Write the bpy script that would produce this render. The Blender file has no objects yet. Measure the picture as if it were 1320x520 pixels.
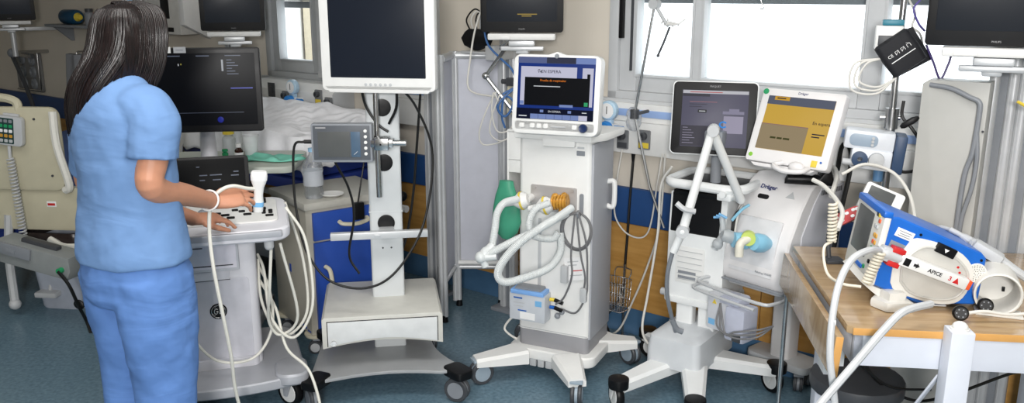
import bpy, bmesh, math, random
from mathutils import Vector as V, Matrix as Mx, noise
random.seed(7)
R = math.radians
sc = bpy.context.scene
COL = sc.collection
PI = math.pi
EYE = 1.65
PITCH = R(13.8)
FOC = 1100.0

def at(px, py, y):
    """World point at depth y along the view of a 1320x520 frame position."""
    x = (px - 660) / FOC; v = (260 - py) / FOC
    r = (x, math.cos(PITCH) + v * math.sin(PITCH), -math.sin(PITCH) + v * math.cos(PITCH))
    t = y / r[1]
    return V((r[0] * t, y, EYE + r[2] * t))

WA = R(-37.93)
WB = V((0.569, 4.037, 0)); WD = V((0.789, -0.614, 0)); WN = V((-0.614, -0.789, 0))
def wp(u, n, z):
    p = WB + WD * u + WN * n
    return V((p.x, p.y, z))

# ---------- materials ----------
def lin(c):
    out = []
    for v in c:
        v = v / 255.0
        out.append(v / 12.92 if v <= 0.04045 else ((v + 0.055) / 1.055) ** 2.4)
    return (out[0], out[1], out[2], 1.0)
_mats = {}
def mat(name, col, rough=0.5, metal=0.0, var=0.06, scale=18.0, bump=0.0, bscale=200.0, spec=0.5,
        trans=0.0, alpha=1.0, emit=None, es=0.0, coat=0.0, sss=0.0, ior=1.45):
    if name in _mats: return _mats[name]
    m = bpy.data.materials.new(name); m.use_nodes = True
    nt = m.node_tree; b = nt.nodes['Principled BSDF']
    c = lin(col)
    tc = nt.nodes.new('ShaderNodeTexCoord')
    if var > 0:
        n = nt.nodes.new('ShaderNodeTexNoise'); n.inputs['Scale'].default_value = scale
        n.inputs['Detail'].default_value = 4
        nt.links.new(tc.outputs['Object'], n.inputs['Vector'])
        mr = nt.nodes.new('ShaderNodeMapRange')
        mr.inputs['From Min'].default_value = 0.3; mr.inputs['From Max'].default_value = 0.7
        mr.inputs['To Min'].default_value = 1 - var; mr.inputs['To Max'].default_value = 1 + var
        nt.links.new(n.outputs['Fac'], mr.inputs['Value'])
        mul = nt.nodes.new('ShaderNodeMix'); mul.data_type = 'RGBA'; mul.blend_type = 'MULTIPLY'
        mul.inputs['Factor'].default_value = 1.0
        mul.inputs['A'].default_value = c
        nt.links.new(mr.outputs['Result'], mul.inputs['B'])
        nt.links.new(mul.outputs['Result'], b.inputs['Base Color'])
        mr2 = nt.nodes.new('ShaderNodeMapRange')
        mr2.inputs['To Min'].default_value = max(0.02, rough - 0.06); mr2.inputs['To Max'].default_value = min(1, rough + 0.06)
        nt.links.new(n.outputs['Fac'], mr2.inputs['Value'])
        nt.links.new(mr2.outputs['Result'], b.inputs['Roughness'])
    else:
        b.inputs['Base Color'].default_value = c
        b.inputs['Roughness'].default_value = rough
    b.inputs['Metallic'].default_value = metal
    b.inputs['Specular IOR Level'].default_value = spec
    b.inputs['IOR'].default_value = ior
    b.inputs['Transmission Weight'].default_value = trans
    b.inputs['Alpha'].default_value = alpha
    b.inputs['Coat Weight'].default_value = coat
    if sss > 0:
        b.inputs['Subsurface Weight'].default_value = sss
        b.inputs['Subsurface Radius'].default_value = (0.012, 0.005, 0.003)
    if emit is not None:
        b.inputs['Emission Color'].default_value = lin(emit)
        b.inputs['Emission Strength'].default_value = es
    if bump > 0:
        n2 = nt.nodes.new('ShaderNodeTexNoise'); n2.inputs['Scale'].default_value = bscale
        nt.links.new(tc.outputs['Object'], n2.inputs['Vector'])
        bp = nt.nodes.new('ShaderNodeBump'); bp.inputs['Strength'].default_value = bump
        bp.inputs['Distance'].default_value = 0.002
        nt.links.new(n2.outputs['Fac'], bp.inputs['Height'])
        nt.links.new(bp.outputs['Normal'], b.inputs['Normal'])
    _mats[name] = m
    return m

def screen(name, col, es=0.5):
    return mat(name, [v * 0.08 for v in col], rough=0.35, var=0, spec=.15, emit=col, es=es)

# ---------- mesh builder ----------
def spline(pts, n=8):
    pts = [V(p) for p in pts]
    if len(pts) < 3 or n <= 1: return pts
    out = []
    P = [pts[0] * 2 - pts[1]] + pts + [pts[-1] * 2 - pts[-2]]
    for i in range(1, len(P) - 2):
        p0, p1, p2, p3 = P[i - 1], P[i], P[i + 1], P[i + 2]
        for k in range(n):
            t = k / n
            out.append(0.5 * ((2 * p1) + (p2 - p0) * t + (2 * p0 - 5 * p1 + 4 * p2 - p3) * t * t + (3 * p1 - p0 - 3 * p2 + p3) * t ** 3))
    out.append(pts[-1])
    return out

def rrect(w, h, r, k=5, cx=0, cy=0):
    r = min(r, w / 2 - 1e-5, h / 2 - 1e-5)
    o = []
    for (sx, sy, a0) in ((1, -1, -90), (1, 1, 0), (-1, 1, 90), (-1, -1, 180)):
        for i in range(k + 1):
            a = R(a0 + 90 * i / k)
            o.append((cx + sx * (w / 2 - r) + r * math.cos(a), cy + sy * (h / 2 - r) + r * math.sin(a)))
    return o

I4 = Mx.Identity(4)
def T(x=0, y=0, z=0, rx=0, ry=0, rz=0):
    return Mx.Translation((x, y, z)) @ Mx.Rotation(R(rz), 4, 'Z') @ Mx.Rotation(R(ry), 4, 'Y') @ Mx.Rotation(R(rx), 4, 'X')
XZ = Mx.Rotation(R(90), 4, 'X')     # maps 2D (x, y) outline to (x, z), extrusion +z to -y (towards the front)

class MB:
    def __init__(s, M=None):
        s.bm = bmesh.new(); s.mats = []; s.M = M or I4; s.cur = 0
    def use(s, m):
        if m not in s.mats: s.mats.append(m)
        s.cur = s.mats.index(m); return s
    def _add(s, t, M=None, bev=0, bseg=2, smooth=True):
        if bev > 0:
            es = [e for e in t.edges if len(e.link_faces) == 2 and e.calc_face_angle(0) > 0.5]
            bmesh.ops.bevel(t, geom=es, offset=bev, segments=bseg, profile=0.6, affect='EDGES', clamp_overlap=True)
        X = s.M @ (M or I4)
        bmesh.ops.transform(t, matrix=X, verts=t.verts)
        if X.determinant() < 0: bmesh.ops.reverse_faces(t, faces=t.faces)
        for f in t.faces:
            f.material_index = s.cur; f.smooth = smooth
        if smooth:
            for e in t.edges:
                if len(e.link_faces) == 2 and e.calc_face_angle(0) > 0.62: e.smooth = False
        me = bpy.data.meshes.new('t'); t.to_mesh(me); t.free()
        s.bm.from_mesh(me); bpy.data.meshes.remove(me)
        return s
    def box(s, c, d, bev=0.003, M=None, bseg=2):
        t = bmesh.new(); bmesh.ops.create_cube(t, size=1)
        bmesh.ops.transform(t, matrix=Mx.Diagonal((d[0], d[1], d[2], 1)), verts=t.verts)
        return s._add(t, (M or I4) @ Mx.Translation(c), min(bev, min(d) * 0.45), bseg)
    def bx(s, a, b, bev=0.003, M=None):
        return s.box([(a[i] + b[i]) / 2 for i in range(3)], [abs(b[i] - a[i]) for i in range(3)], bev, M)
    def prism(s, poly, h, M=None, bev=0, z0=0, bseg=2):
        t = bmesh.new()
        a = [t.verts.new((p[0], p[1], z0)) for p in poly]
        b = [t.verts.new((p[0], p[1], z0 + h)) for p in poly]
        n = len(poly)
        t.faces.new(a[::-1]); t.faces.new(b)
        for i in range(n): t.faces.new((a[i], a[(i + 1) % n], b[(i + 1) % n], b[i]))
        bmesh.ops.recalc_face_normals(t, faces=t.faces)
        if bev > 0:
            es = [e for e in t.edges if abs(e.verts[0].co.z - e.verts[1].co.z) < 1e-7]
            bmesh.ops.bevel(t, geom=es, offset=bev, segments=bseg, profile=0.6, affect='EDGES', clamp_overlap=True)
        return s._add(t, M)
    def rbox(s, w, d, h, r, M=None, bev=0.004, k=5):      # rounded in plan, standing on z=0
        return s.prism(rrect(w, d, r, k), h, M, bev)
    def face(s, w, h, r, th, M=None, bev=0.003, k=5):     # rounded rectangle facing -y, thickness th behind y=0
        return s.prism(rrect(w, h, r, k), th, (M or I4) @ XZ, bev, z0=-th)
    def cyl(s, p0, p1, r0, r1=None, seg=20, bev=0, M=None):
        p0, p1 = V(p0), V(p1); r1 = r0 if r1 is None else r1
        d = p1 - p0
        t = bmesh.new()
        bmesh.ops.create_cone(t, cap_ends=True, segments=seg, radius1=r0, radius2=r1, depth=d.length)
        q = d.to_track_quat('Z', 'Y').to_matrix().to_4x4()
        return s._add(t, (M or I4) @ Mx.Translation((p0 + p1) / 2) @ q, bev)
    def sph(s, c, r, M=None, seg=20, rings=12):
        t = bmesh.new(); bmesh.ops.create_uvsphere(t, u_segments=seg, v_segments=rings, radius=1)
        r = r if hasattr(r, '__len__') else (r, r, r)
        return s._add(t, (M or I4) @ Mx.Translation(c) @ Mx.Diagonal((r[0], r[1], r[2], 1)))
    def lathe(s, prof, c=(0, 0, 0), M=None, seg=24):
        rings = []
        for (r, z) in prof:
            rings.append([(c[0] + max(r, 1e-4) * math.cos(2 * PI * i / seg), c[1] + max(r, 1e-4) * math.sin(2 * PI * i / seg), c[2] + z) for i in range(seg)])
        return s.loft(rings, M)
    def loft(s, rings, M=None, cap=True, closed=True):
        t = bmesh.new(); vs = [[t.verts.new(p) for p in r] for r in rings]
        n = len(rings[0])
        for a, b in zip(vs, vs[1:]):
            for i in range(n if closed else n - 1):
                t.faces.new((a[i], a[(i + 1) % n], b[(i + 1) % n], b[i]))
        if cap and closed:
            t.faces.new(vs[0][::-1]); t.faces.new(vs[-1])
        bmesh.ops.recalc_face_normals(t, faces=t.faces)
        return s._add(t, M)
    def tube(s, pts, r, seg=8, n=8, M=None, flat=1.0, closed=False):
        P = spline(pts, n)
        if closed: P = P[:-1]
        N = len(P); rings = []
        up = None
        for i, p in enumerate(P):
            if closed: d = P[(i + 1) % N] - P[i - 1]
            else: d = P[min(i + 1, N - 1)] - P[max(i - 1, 0)]
            if d.length < 1e-9: d = V((0, 0, 1))
            d.normalize()
            if up is None:
                up = V((0, 0, 1)) if abs(d.z) < 0.9 else V((1, 0, 0))
            x = up.cross(d)
            if x.length < 1e-5: x = V((0, 1, 0)).cross(d)
            x.normalize(); up = d.cross(x).normalized()
            rr = r(i / max(1, N - 1)) if callable(r) else (r[min(len(r) - 1, int(i * len(r) / N))] if hasattr(r, '__len__') else r)
            rings.append([p + x * (rr * math.cos(2 * PI * k / seg)) + up * (rr * flat * math.sin(2 * PI * k / seg)) for k in range(seg)])
        if closed: rings.append(rings[0])
        return s.loft(rings, M, cap=not closed)
    def bar(s, p0, p1, w, h=None, bev=0.002, M=None):    # rectangular bar between points
        p0, p1 = V(p0), V(p1); d = p1 - p0; h = h or w
        q = d.to_track_quat('Y', 'Z').to_matrix().to_4x4()
        t = bmesh.new(); bmesh.ops.create_cube(t, size=1)
        bmesh.ops.transform(t, matrix=Mx.Diagonal((w, d.length, h, 1)), verts=t.verts)
        return s._add(t, (M or I4) @ Mx.Translation((p0 + p1) / 2) @ q, bev)
    def build(s, name, m=None, parent=None, loc=None, rz=0.0, mods=None):
        me = bpy.data.meshes.new(name)
        s.bm.to_mesh(me); s.bm.free()
        ms = list(s.mats)
        if m is not None:
            ms = [m] if not ms else ms
        for x in ms: me.materials.append(x)
        o = bpy.data.objects.new(name, me); COL.objects.link(o)
        if parent is not None: o.parent = parent
        if loc is not None: o.location = loc
        o.rotation_euler.z = rz
        return o

def tag(o, label=None, cat=None, group=None, kind=None):
    if label: o['label'] = label
    if cat: o['category'] = cat
    if group: o['group'] = group
    if kind: o['kind'] = kind
    return o
def thing(name, label, cat, loc, rz=0.0, group=None):
    o = bpy.data.objects.new(name, None); COL.objects.link(o)
    o.location = loc; o.rotation_euler.z = R(rz); o.empty_display_size = 0.1
    return tag(o, label, cat, group)
def struct(o): o['kind'] = 'structure'; return o

def text(name, s, size, m, M, parent, ext=0.0004, align='CENTER', bold=0.0):
    cu = bpy.data.curves.new(name, 'FONT'); cu.body = s; cu.size = size; cu.extrude = ext
    cu.align_x = align; cu.align_y = 'CENTER'; cu.offset = bold; cu.resolution_u = 2
    o = bpy.data.objects.new(name + '_src', cu); COL.objects.link(o)
    dg = bpy.context.evaluated_depsgraph_get()
    me = bpy.data.meshes.new_from_object(o.evaluated_get(dg))
    bpy.data.objects.remove(o); bpy.data.curves.remove(cu)
    me.transform(M @ XZ if M is not None else XZ)
    me.materials.clear(); me.materials.append(m); me.name = name
    t = bpy.data.objects.new(name, me); COL.objects.link(t)
    if parent is not None: t.parent = parent
    return t

def copy_tree(o, parent=None):
    c = o.copy(); COL.objects.link(c)
    if parent is not None: c.parent = parent
    for ch in list(o.children): copy_tree(ch, c)
    return c

def castor(parent, x, y, r=0.05, top=0.13, rz=0.0, tyre=None, hub=None, fork=None, w=0.022, twin=True, z0=0.0):
    """swivel castor: wheel (tyre, hub) under a fork; stands on z0"""
    M = T(x, y, z0, rz=rz)
    b = MB(M)
    if twin:
        for sx in (-1, 1):
            b.lathe([(r * 0.55, -w * .42), (r * 0.93, -w * .42), (r, -w * .2), (r, w * .2), (r * 0.93, w * .42), (r * 0.55, w * .42)], M=T(sx * w * .75, r * .35, r, ry=90), seg=28)
    else:
        b.lathe([(r * 0.5, -w * .5), (r * 0.92, -w * .5), (r, -w * .25), (r, w * .25), (r * 0.92, w * .5), (r * 0.5, w * .5)], M=T(0, r * .35, r, ry=90), seg=28)
    wh = b.build('wheel', tyre or M_TYRE, parent)
    h = MB(M)
    hw = w * 1.22 if twin else w * .56
    h.lathe([(r * .05, -hw), (r * .68, -hw), (r * .74, -hw * .8), (r * .74, hw * .8), (r * .68, hw), (r * .05, hw)], M=T(0, r * .35, r, ry=90), seg=24)
    h.build('hub_cap', hub or M_GREYP, wh)
    f = MB(M)
    ww = w * 1.35 if twin else w * .85
    f.cyl((0, 0, 2 * r + .004), (0, 0, top), r * .3, seg=16)
    f.box((0, r * .1, 2 * r + .008), (ww * 2, r * 1.1, .012), .004)
    if not twin:
        for sx in (-1, 1):
            f.prism([(-r * .35, 2 * r + .005), (r * .6, 2 * r + .005), (r * .5, r * .8), (r * .2, r * .8)], .005, T(sx * ww - .0025, 0, 0) @ Mx(((0, 0, 1, 0), (1, 0, 0, 0), (0, 1, 0, 0), (0, 0, 0, 1))), .001)
    else:
        f.lathe([(.004, -.006), (r * .9, -.006), (r * .9, .006), (.004, .006)], M=T(0, r * .35, r, ry=90), seg=20)
    f.build('fork', fork or M_GREYP, wh)
    return wh

# shared materials
M_WHITE = mat('white plastic', (226, 226, 224), .42, var=.03)
M_WHITE2 = mat('warm white enamel', (222, 220, 212), .38, var=.03)
M_CREAM = mat('cream plastic', (206, 200, 178), .45, var=.03)
M_LGREY = mat('light grey plastic', (186, 188, 190), .45, var=.03)
M_GREYP = mat('mid grey plastic', (132, 136, 142), .45, var=.04)
M_DGREY = mat('dark grey plastic', (66, 68, 72), .45, var=.05)
M_BLACK = mat('black plastic', (15, 15, 17), .4, var=.08, spec=.3)
M_TYRE = mat('dark rubber tyre', (58, 60, 64), .6, var=.08)
M_CHROME = mat('brushed steel', (196, 196, 196), .24, metal=1, var=.05)
M_ALU = mat('satin aluminium', (204, 206, 208), .38, metal=.35, var=.04)
M_BLUE = mat('cobalt blue plastic', (24, 92, 176), .4, var=.04)
M_SCR = mat('dark glass screen', (10, 11, 13), .35, var=0, spec=.1)
M_WCABLE = mat('white cable sheath', (214, 212, 206), .5, var=.04)
M_BCABLE = mat('black cable sheath', (18, 18, 18), .45, var=.05)
M_GCABLE = mat('grey cable sheath', (110, 110, 112), .45, var=.05)
M_RED = mat('red plastic', (196, 36, 36), .45)
M_GREEN = mat('green plastic', (38, 150, 96), .45)
M_YEL = mat('yellow plastic', (226, 200, 70), .45)
M_PAPER = mat('white label paper', (236, 236, 236), .6, var=.02)
M_INK = mat('black ink', (22, 22, 26), .6, var=0)
M_LCD = mat('grey lcd panel', (84, 86, 86), .3, var=.04, spec=.3)
M_LBLUE = mat('light blue plastic', (120, 178, 222), .4)
M_TRANS = mat('frosted clear plastic', (226, 230, 232), .35, trans=.55, alpha=.85, var=.02)
# ---------- world, camera, lights ----------
w = bpy.data.worlds.new('sky'); sc.world = w; w.use_nodes = True
nt = w.node_tree; bg = nt.nodes['Background']
bg.inputs['Color'].default_value = (0.93, 0.96, 1.0, 1); bg.inputs['Strength'].default_value = 2.6
cam = bpy.data.cameras.new('camera'); co = bpy.data.objects.new('camera', cam); COL.objects.link(co)
co.location = (0, 0, EYE); co.rotation_euler = (R(90) - PITCH, 0, 0)
cam.sensor_width = 36; cam.lens = 36 * FOC / 1320; cam.clip_start = .05; cam.clip_end = 200
sc.camera = co
sc.view_settings.view_transform = 'Standard'; sc.view_settings.look = 'None'
sc.view_settings.exposure = 0.0; sc.view_settings.gamma = 1.0; sc.view_settings.use_curve_mapping = False
sc.cycles.use_denoising = True
sc.cycles.max_bounces = 8; sc.cycles.transparent_max_bounces = 12
sc.cycles.sample_clamp_indirect = 4

def area(name, loc, size, energy, rot=(0, 0, 0), col=(1, .97, .93), sy=None):
    l = bpy.data.lights.new(name, 'AREA'); l.energy = energy; l.size = size; l.color = col
    if sy: l.shape = 'RECTANGLE'; l.size_y = sy
    o = bpy.data.objects.new(name, l); COL.objects.link(o); o.location = loc; o.rotation_euler = rot
    return o
area('unseen_ceiling_lamp', (0.9, 1.9, 2.66), 1.3, 20, sy=.6)
area('unseen_ceiling_lamp', (-0.9, 2.0, 2.66), 1.3, 24, sy=.6)
area('unseen_ceiling_lamp', (0.2, -0.2, 2.66), 1.3, 34, sy=.6)
area('unseen_ceiling_lamp', (-3.0, 3.0, 2.66), 1.3, 10, sy=.6)  # added to brighten the dark left side, no fixture known there
area('camera_flash', (-0.1, -1.2, 1.9), .5, 120, rot=(R(80), 0, 0), col=(1, .98, .96))

# ---------- room ----------
mf = mat('blue speckled vinyl floor', (74, 112, 136), .32, var=0)
nt = mf.node_tree; b = nt.nodes['Principled BSDF']; tc = nt.nodes.new('ShaderNodeTexCoord')
n1 = nt.nodes.new('ShaderNodeTexNoise'); n1.inputs['Scale'].default_value = 60; n1.inputs['Detail'].default_value = 6
n2 = nt.nodes.new('ShaderNodeTexVoronoi'); n2.inputs['Scale'].default_value = 55
n3 = nt.nodes.new('ShaderNodeTexNoise'); n3.inputs['Scale'].default_value = 1.4; n3.inputs['Detail'].default_value = 5
for n in (n1, n2, n3): nt.links.new(tc.outputs['Object'], n.inputs['Vector'])
cr = nt.nodes.new('ShaderNodeValToRGB')
cr.color_ramp.elements[0].position = .32; cr.color_ramp.elements[0].color = lin((82, 108, 124))
cr.color_ramp.elements[1].position = .7; cr.color_ramp.elements[1].color = lin((112, 138, 152))
nt.links.new(n1.outputs['Fac'], cr.inputs['Fac'])
sp = nt.nodes.new('ShaderNodeValToRGB')
sp.color_ramp.elements[0].position = .03; sp.color_ramp.elements[0].color = (1, 1, 1, 1)
sp.color_ramp.elements[1].position = .13; sp.color_ramp.elements[1].color = (0, 0, 0, 1)
nt.links.new(n2.outputs['Distance'], sp.inputs['Fac'])
mx = nt.nodes.new('ShaderNodeMix'); mx.data_type = 'RGBA'; mx.inputs['B'].default_value = lin((150, 164, 170))
nt.links.new(cr.outputs['Color'], mx.inputs['A'])
k = nt.nodes.new('ShaderNodeMath'); k.operation = 'MULTIPLY'; k.inputs[1].default_value = .45
nt.links.new(sp.outputs['Color'], k.inputs[0]); nt.links.new(k.outputs[0], mx.inputs['Factor'])
mr = nt.nodes.new('ShaderNodeMapRange'); mr.inputs['To Min'].default_value = .24; mr.inputs['To Max'].default_value = .44
nt.links.new(n3.outputs['Fac'], mr.inputs['Value']); nt.links.new(mr.outputs['Result'], b.inputs['Roughness'])
nt.links.new(mx.outputs['Result'], b.inputs['Base Color'])

m_wall = mat('beige painted wall', (220, 212, 199), .7, var=.03, scale=3, bump=.08, bscale=120)
m_ceil = mat('white ceiling paint', (225, 224, 220), .8, var=.02)
m_guard = mat('blue wall guard', (36, 74, 128), .5, var=.05)
m_wood = mat('varnished light wood panel', (196, 156, 104), .45, var=0)
nt = m_wood.node_tree; b = nt.nodes['Principled BSDF']; tc = nt.nodes.new('ShaderNodeTexCoord')
mp = nt.nodes.new('ShaderNodeMapping'); mp.inputs['Scale'].default_value = (1.2, 1.2, 14)
nz = nt.nodes.new('ShaderNodeTexNoise'); nz.inputs['Scale'].default_value = 3; nz.inputs['Detail'].default_value = 8
cr = nt.nodes.new('ShaderNodeValToRGB')
cr.color_ramp.elements[0].position = .3; cr.color_ramp.elements[0].color = lin((176, 130, 66))
cr.color_ramp.elements[1].position = .7; cr.color_ramp.elements[1].color = lin((198, 152, 86))
nt.links.new(tc.outputs['Object'], mp.inputs['Vector']); nt.links.new(mp.outputs['Vector'], nz.inputs['Vector'])
nt.links.new(nz.outputs['Fac'], cr.inputs['Fac']); nt.links.new(cr.outputs['Color'], b.inputs['Base Color'])
m_skirt = mat('blue vinyl skirting', (66, 100, 132), .4, var=.05)
m_frame = mat('grey white window frame', (198, 200, 202), .42, var=.02)
m_frameL = mat('grey aluminium window frame', (172, 175, 177), .4, metal=.1, var=.03)

# wall frame: local x along the wall, -y out of the wall
WR = T(0.569, 4.037, 0, rz=-37.93)
CEIL = 2.7
U0, U1 = -9.0, 4.6
e0 = wp(U0, -.2, 0); e1 = wp(U1, -.2, 0)
plan = [(e0.x, -3.2), (e1.x, -3.2), (e1.x, e1.y), (e0.x, e0.y)]
f = MB(); f.prism(plan, .06, z0=-.06); struct(f.build('floor', mf))
f = MB(); f.prism(plan, .06, z0=CEIL); struct(f.build('ceiling', m_ceil))
o1 = (-2.78, -1.66, 1.10, 2.3); o2 = (-.13, 2.30, 1.15, 2.3)
f = MB(WR)
f.bx((U0, 0, 0), (o1[0], .1, CEIL), 0); f.bx((o1[0], 0, 0), (o1[1], .1, o1[2]), 0); f.bx((o1[0], 0, o1[3]), (o1[1], .1, CEIL), 0)
f.bx((o1[1], 0, 0), (o2[0], .1, CEIL), 0); f.bx((o2[0], 0, 0), (o2[1], .1, o2[2]), 0); f.bx((o2[0], 0, o2[3]), (o2[1], .1, CEIL), 0)
f.bx((o2[1], 0, 0), (U1, .1, CEIL), 0)
struct(f.build('wall_back', m_wall))
f = MB(); f.bx((e0.x - .2, -3.2, 0), (e0.x, e0.y + .3, CEIL), 0); struct(f.build('wall_left', m_wall))
f = MB(); f.bx((e1.x, -3.2, 0), (e1.x + .2, e1.y + .3, CEIL), 0); struct(f.build('wall_right', m_wall))
f = MB(); f.bx((e0.x, -3.4, 0), (e1.x, -3.2, CEIL), 0); struct(f.build('wall_front', m_wall))
f = MB(WR); f.bx((-8.9, -.035, .555), (4.5, -.001, .735), .012); struct(f.build('trim_1', m_guard))
f = MB(WR)
x = -8.9
while x < 4.5:
    f.bx((x, -.014, .1), (min(x + 1.2, 4.5) - .004, -.001, .55), .002); x += 1.2
struct(f.build('trim_2', m_wood))
f = MB(WR); f.prism([(0.001, .001), (.05, .001), (.03, .02), (.016, .06), (.016, .12), (.001, .12)], 13.4, Mx.Translation((-8.9, 0, 0)) @ Mx(((0, 0, 1, 0), (-1, 0, 0, 0), (0, 1, 0, 0), (0, 0, 0, 1))))
struct(f.build('baseboard_back', m_skirt))
# white service trunking under the windows
f = MB(WR)
f.bx((-1.75, -.07, .91), (2.6, -.001, 1.06), .006); f.bx((-1.75, -.05, 1.06), (2.6, -.001, 1.145), .004)
tr = struct(f.build('trim_3', M_WHITE))
f = MB(WR); f.bx((-1.75, -.056, 1.085), (2.6, -.0495, 1.118), .002)
struct(f.build('trim_4', mat('pale blue trunking cover strip', (150, 176, 220), .3, var=.02)))

# glass: clear pane
m_glass = bpy.data.materials.new('window glass'); m_glass.use_nodes = True
nt = m_glass.node_tree; nt.nodes.clear()
ot = nt.nodes.new('ShaderNodeOutputMaterial'); mixs = nt.nodes.new('ShaderNodeMixShader')
tb = nt.nodes.new('ShaderNodeBsdfTransparent'); gb = nt.nodes.new('ShaderNodeBsdfGlossy'); fr = nt.nodes.new('ShaderNodeFresnel')
gb.inputs['Roughness'].default_value = .02
tb.inputs['Color'].default_value = (.95, .97, .97, 1)
gm = nt.nodes.new('ShaderNodeNewGeometry'); inv_ = nt.nodes.new('ShaderNodeMath'); inv_.operation = 'SUBTRACT'; inv_.inputs[0].default_value = 1
ml = nt.nodes.new('ShaderNodeMath'); ml.operation = 'MULTIPLY'
nt.links.new(gm.outputs['Backfacing'], inv_.inputs[1]); nt.links.new(inv_.outputs[0], ml.inputs[0]); nt.links.new(fr.outputs[0], ml.inputs[1])
nt.links.new(ml.outputs[0], mixs.inputs[0]); nt.links.new(tb.outputs[0], mixs.inputs[1]); nt.links.new(gb.outputs[0], mixs.inputs[2])
nt.links.new(mixs.outputs[0], ot.inputs[0])

def window(name, u0, u1, z0, z1, bays, m, zbot, ztop, shut):
    """bays: list of (left, right) clear panes; zbot..ztop clear height; shut: bottom of the lowered shutter"""
    f = MB(WR)
    f.bx((u0 - .05, -.03, z0 - .03), (u1 + .05, .01, z0 + .01), .006)          # sill
    f.bx((u0, -.012, z0), (u0 + .05, .09, z1), .004); f.bx((u1 - .05, -.012, z0), (u1, .09, z1), .004)
    f.bx((u0, -.012, z0), (u1, .09, z0 + .045), .004); f.bx((u0, -.012, z1 - .05), (u1, .09, z1), .004)
    prev = u0 + .05
    for i, (a, b) in enumerate(bays):
        nxt = bays[i + 1][0] if i + 1 < len(bays) else u1 - .05
        f.bx((prev, .01, z0 + .045), (a, .07, z1 - .05), .005)                 # stiles between panes
        f.bx((a, .012, z0 + .045), (b, .068, zbot), .005); f.bx((a, .012, ztop), (b, .068, z1 - .05), .005)
        f.bx((a - .012, .004, zbot - .012), (a, .01, ztop), .002); f.bx((b, .004, zbot - .012), (b + .012, .01, ztop), .002)
        f.bx((a, .004, zbot - .012), (b, .01, zbot), .002)
        prev = b
    f.bx((prev, .01, z0 + .045), (u1 - .05, .07, z1 - .05), .005)
    o = struct(f.build(name, m))
    for (a, b) in bays:
        g = MB(WR); g.bx((a - .002, .036, zbot - .002), (b + .002, .042, ztop + .002), 0); g.build('pane', m_glass, o)
    g = MB(WR)
    z = shut
    while z < z1 - .06:
        g.bx((u0 + .05,   .112, z), (u1 - .05, .122, z + .043), .004); z += .046
    g.build('shutter', mat('grey roller shutter', (120, 124, 128), .5, var=.04), o)
    return o
w1 = window('window_1', o1[0], o1[1], o1[2], o1[3], [(-2.66, -2.33), (-2.06, -1.76)], m_frameL, 1.225, 2.2, 1.55)
g = MB(WR); g.bx((-2.235, -.03, 1.14), (-2.19, -.012, 2.2), .004); g.bx((-2.225, -.045, 1.13), (-2.1, -.012, 1.17), .006)
g.build('handle_rail', M_ALU, w1)
w2 = window('window_2', o2[0], o2[1], o2[2], o2[3], [(.01, .287), (.345, 1.022), (1.108, 1.62), (1.70, 2.2)], m_frame, 1.275, 2.2, 1.60)
g = MB(WR); g.bx((-.076, -.015, 1.44), (-.058, .012, 1.62), .003); g.build('handle_slot', M_BLACK, w2)
g = MB(WR); g.bx((-.022, .0, 1.29), (-.012, .012, 2.18), .002); g.build('gasket', M_DGREY, w2)
g = MB(WR); g.tube([(.62, -.05, 1.66), (.62, -.05, 1.62), (.625, -.05, 1.605), (.635, -.05, 1.595), (.63, -.05, 1.582), (.618, -.05, 1.584)], .0022, 8)
g.box((.62, -.025, 1.66), (.014, .06, .014), .003)
h = g.build('hook', M_CHROME); tag(h, 'small steel hook hanging at the top of the big window', 'hook')

# outside: neighbouring building seen through the left window
bl = thing('building', 'pale neighbouring building seen through the left window', 'building', (-4.6, 15.5, -1))
g = MB(); g.bx((-3, 0, 0), (.55, 4, 4.2), .02); g.build('wall', mat('white render', (236, 236, 236), .8), bl)
g = MB(); g.bx((.6, 1.2, 0), (3.2, 5, 4.6), .02); g.build('side_wing', mat('pale ochre render', (200, 190, 168), .8), bl)
g = MB(); g.prism([(0, 0), (1.6, 0), (1.6, .5), (1.2, .62), (.6, .6), (.1, .3)], .9, T(.9, 1.15, 1.2) @ XZ, .03); g.build('awning', M_WHITE, bl)
# ---------- bedside monitors on wall columns ----------
def column(u, n, label, z0=0.0, z1=2.1, gap=.048):
    """aluminium equipment column: two rounded extrusions with clamp plates, standing on the floor by the wall"""
    c = thing('equipment_column', label, 'column', wp(u, n, 0), -37.93, 'aluminium equipment columns')
    for sx in (-1, 1):
        b = MB(); b.prism(rrect(.036, .05, .014, 5), z1 - z0 - .02, T(sx * gap / 2 * 1.25, 0, z0 + .02), .003)
        for k in (-1, 1): b.bx((sx * gap / 2 * 1.25 + k * .008 - .002, -.0265, z0 + .03), (sx * gap / 2 * 1.25 + k * .008 + .002, -.024, z1 - .01), 0)
        b.build('rail', M_ALU, c)
    b = MB(); b.bx((-.02, -.012, z0 + .02), (.02, .012, z1 - .02), .002); b.build('web', M_GREYP, c)
    b = MB(); b.bx((-.08, -.06, z0), (.08, .06, z0 + .02), .004); b.build('floor_plate', M_GREYP, c)
    return c

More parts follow.
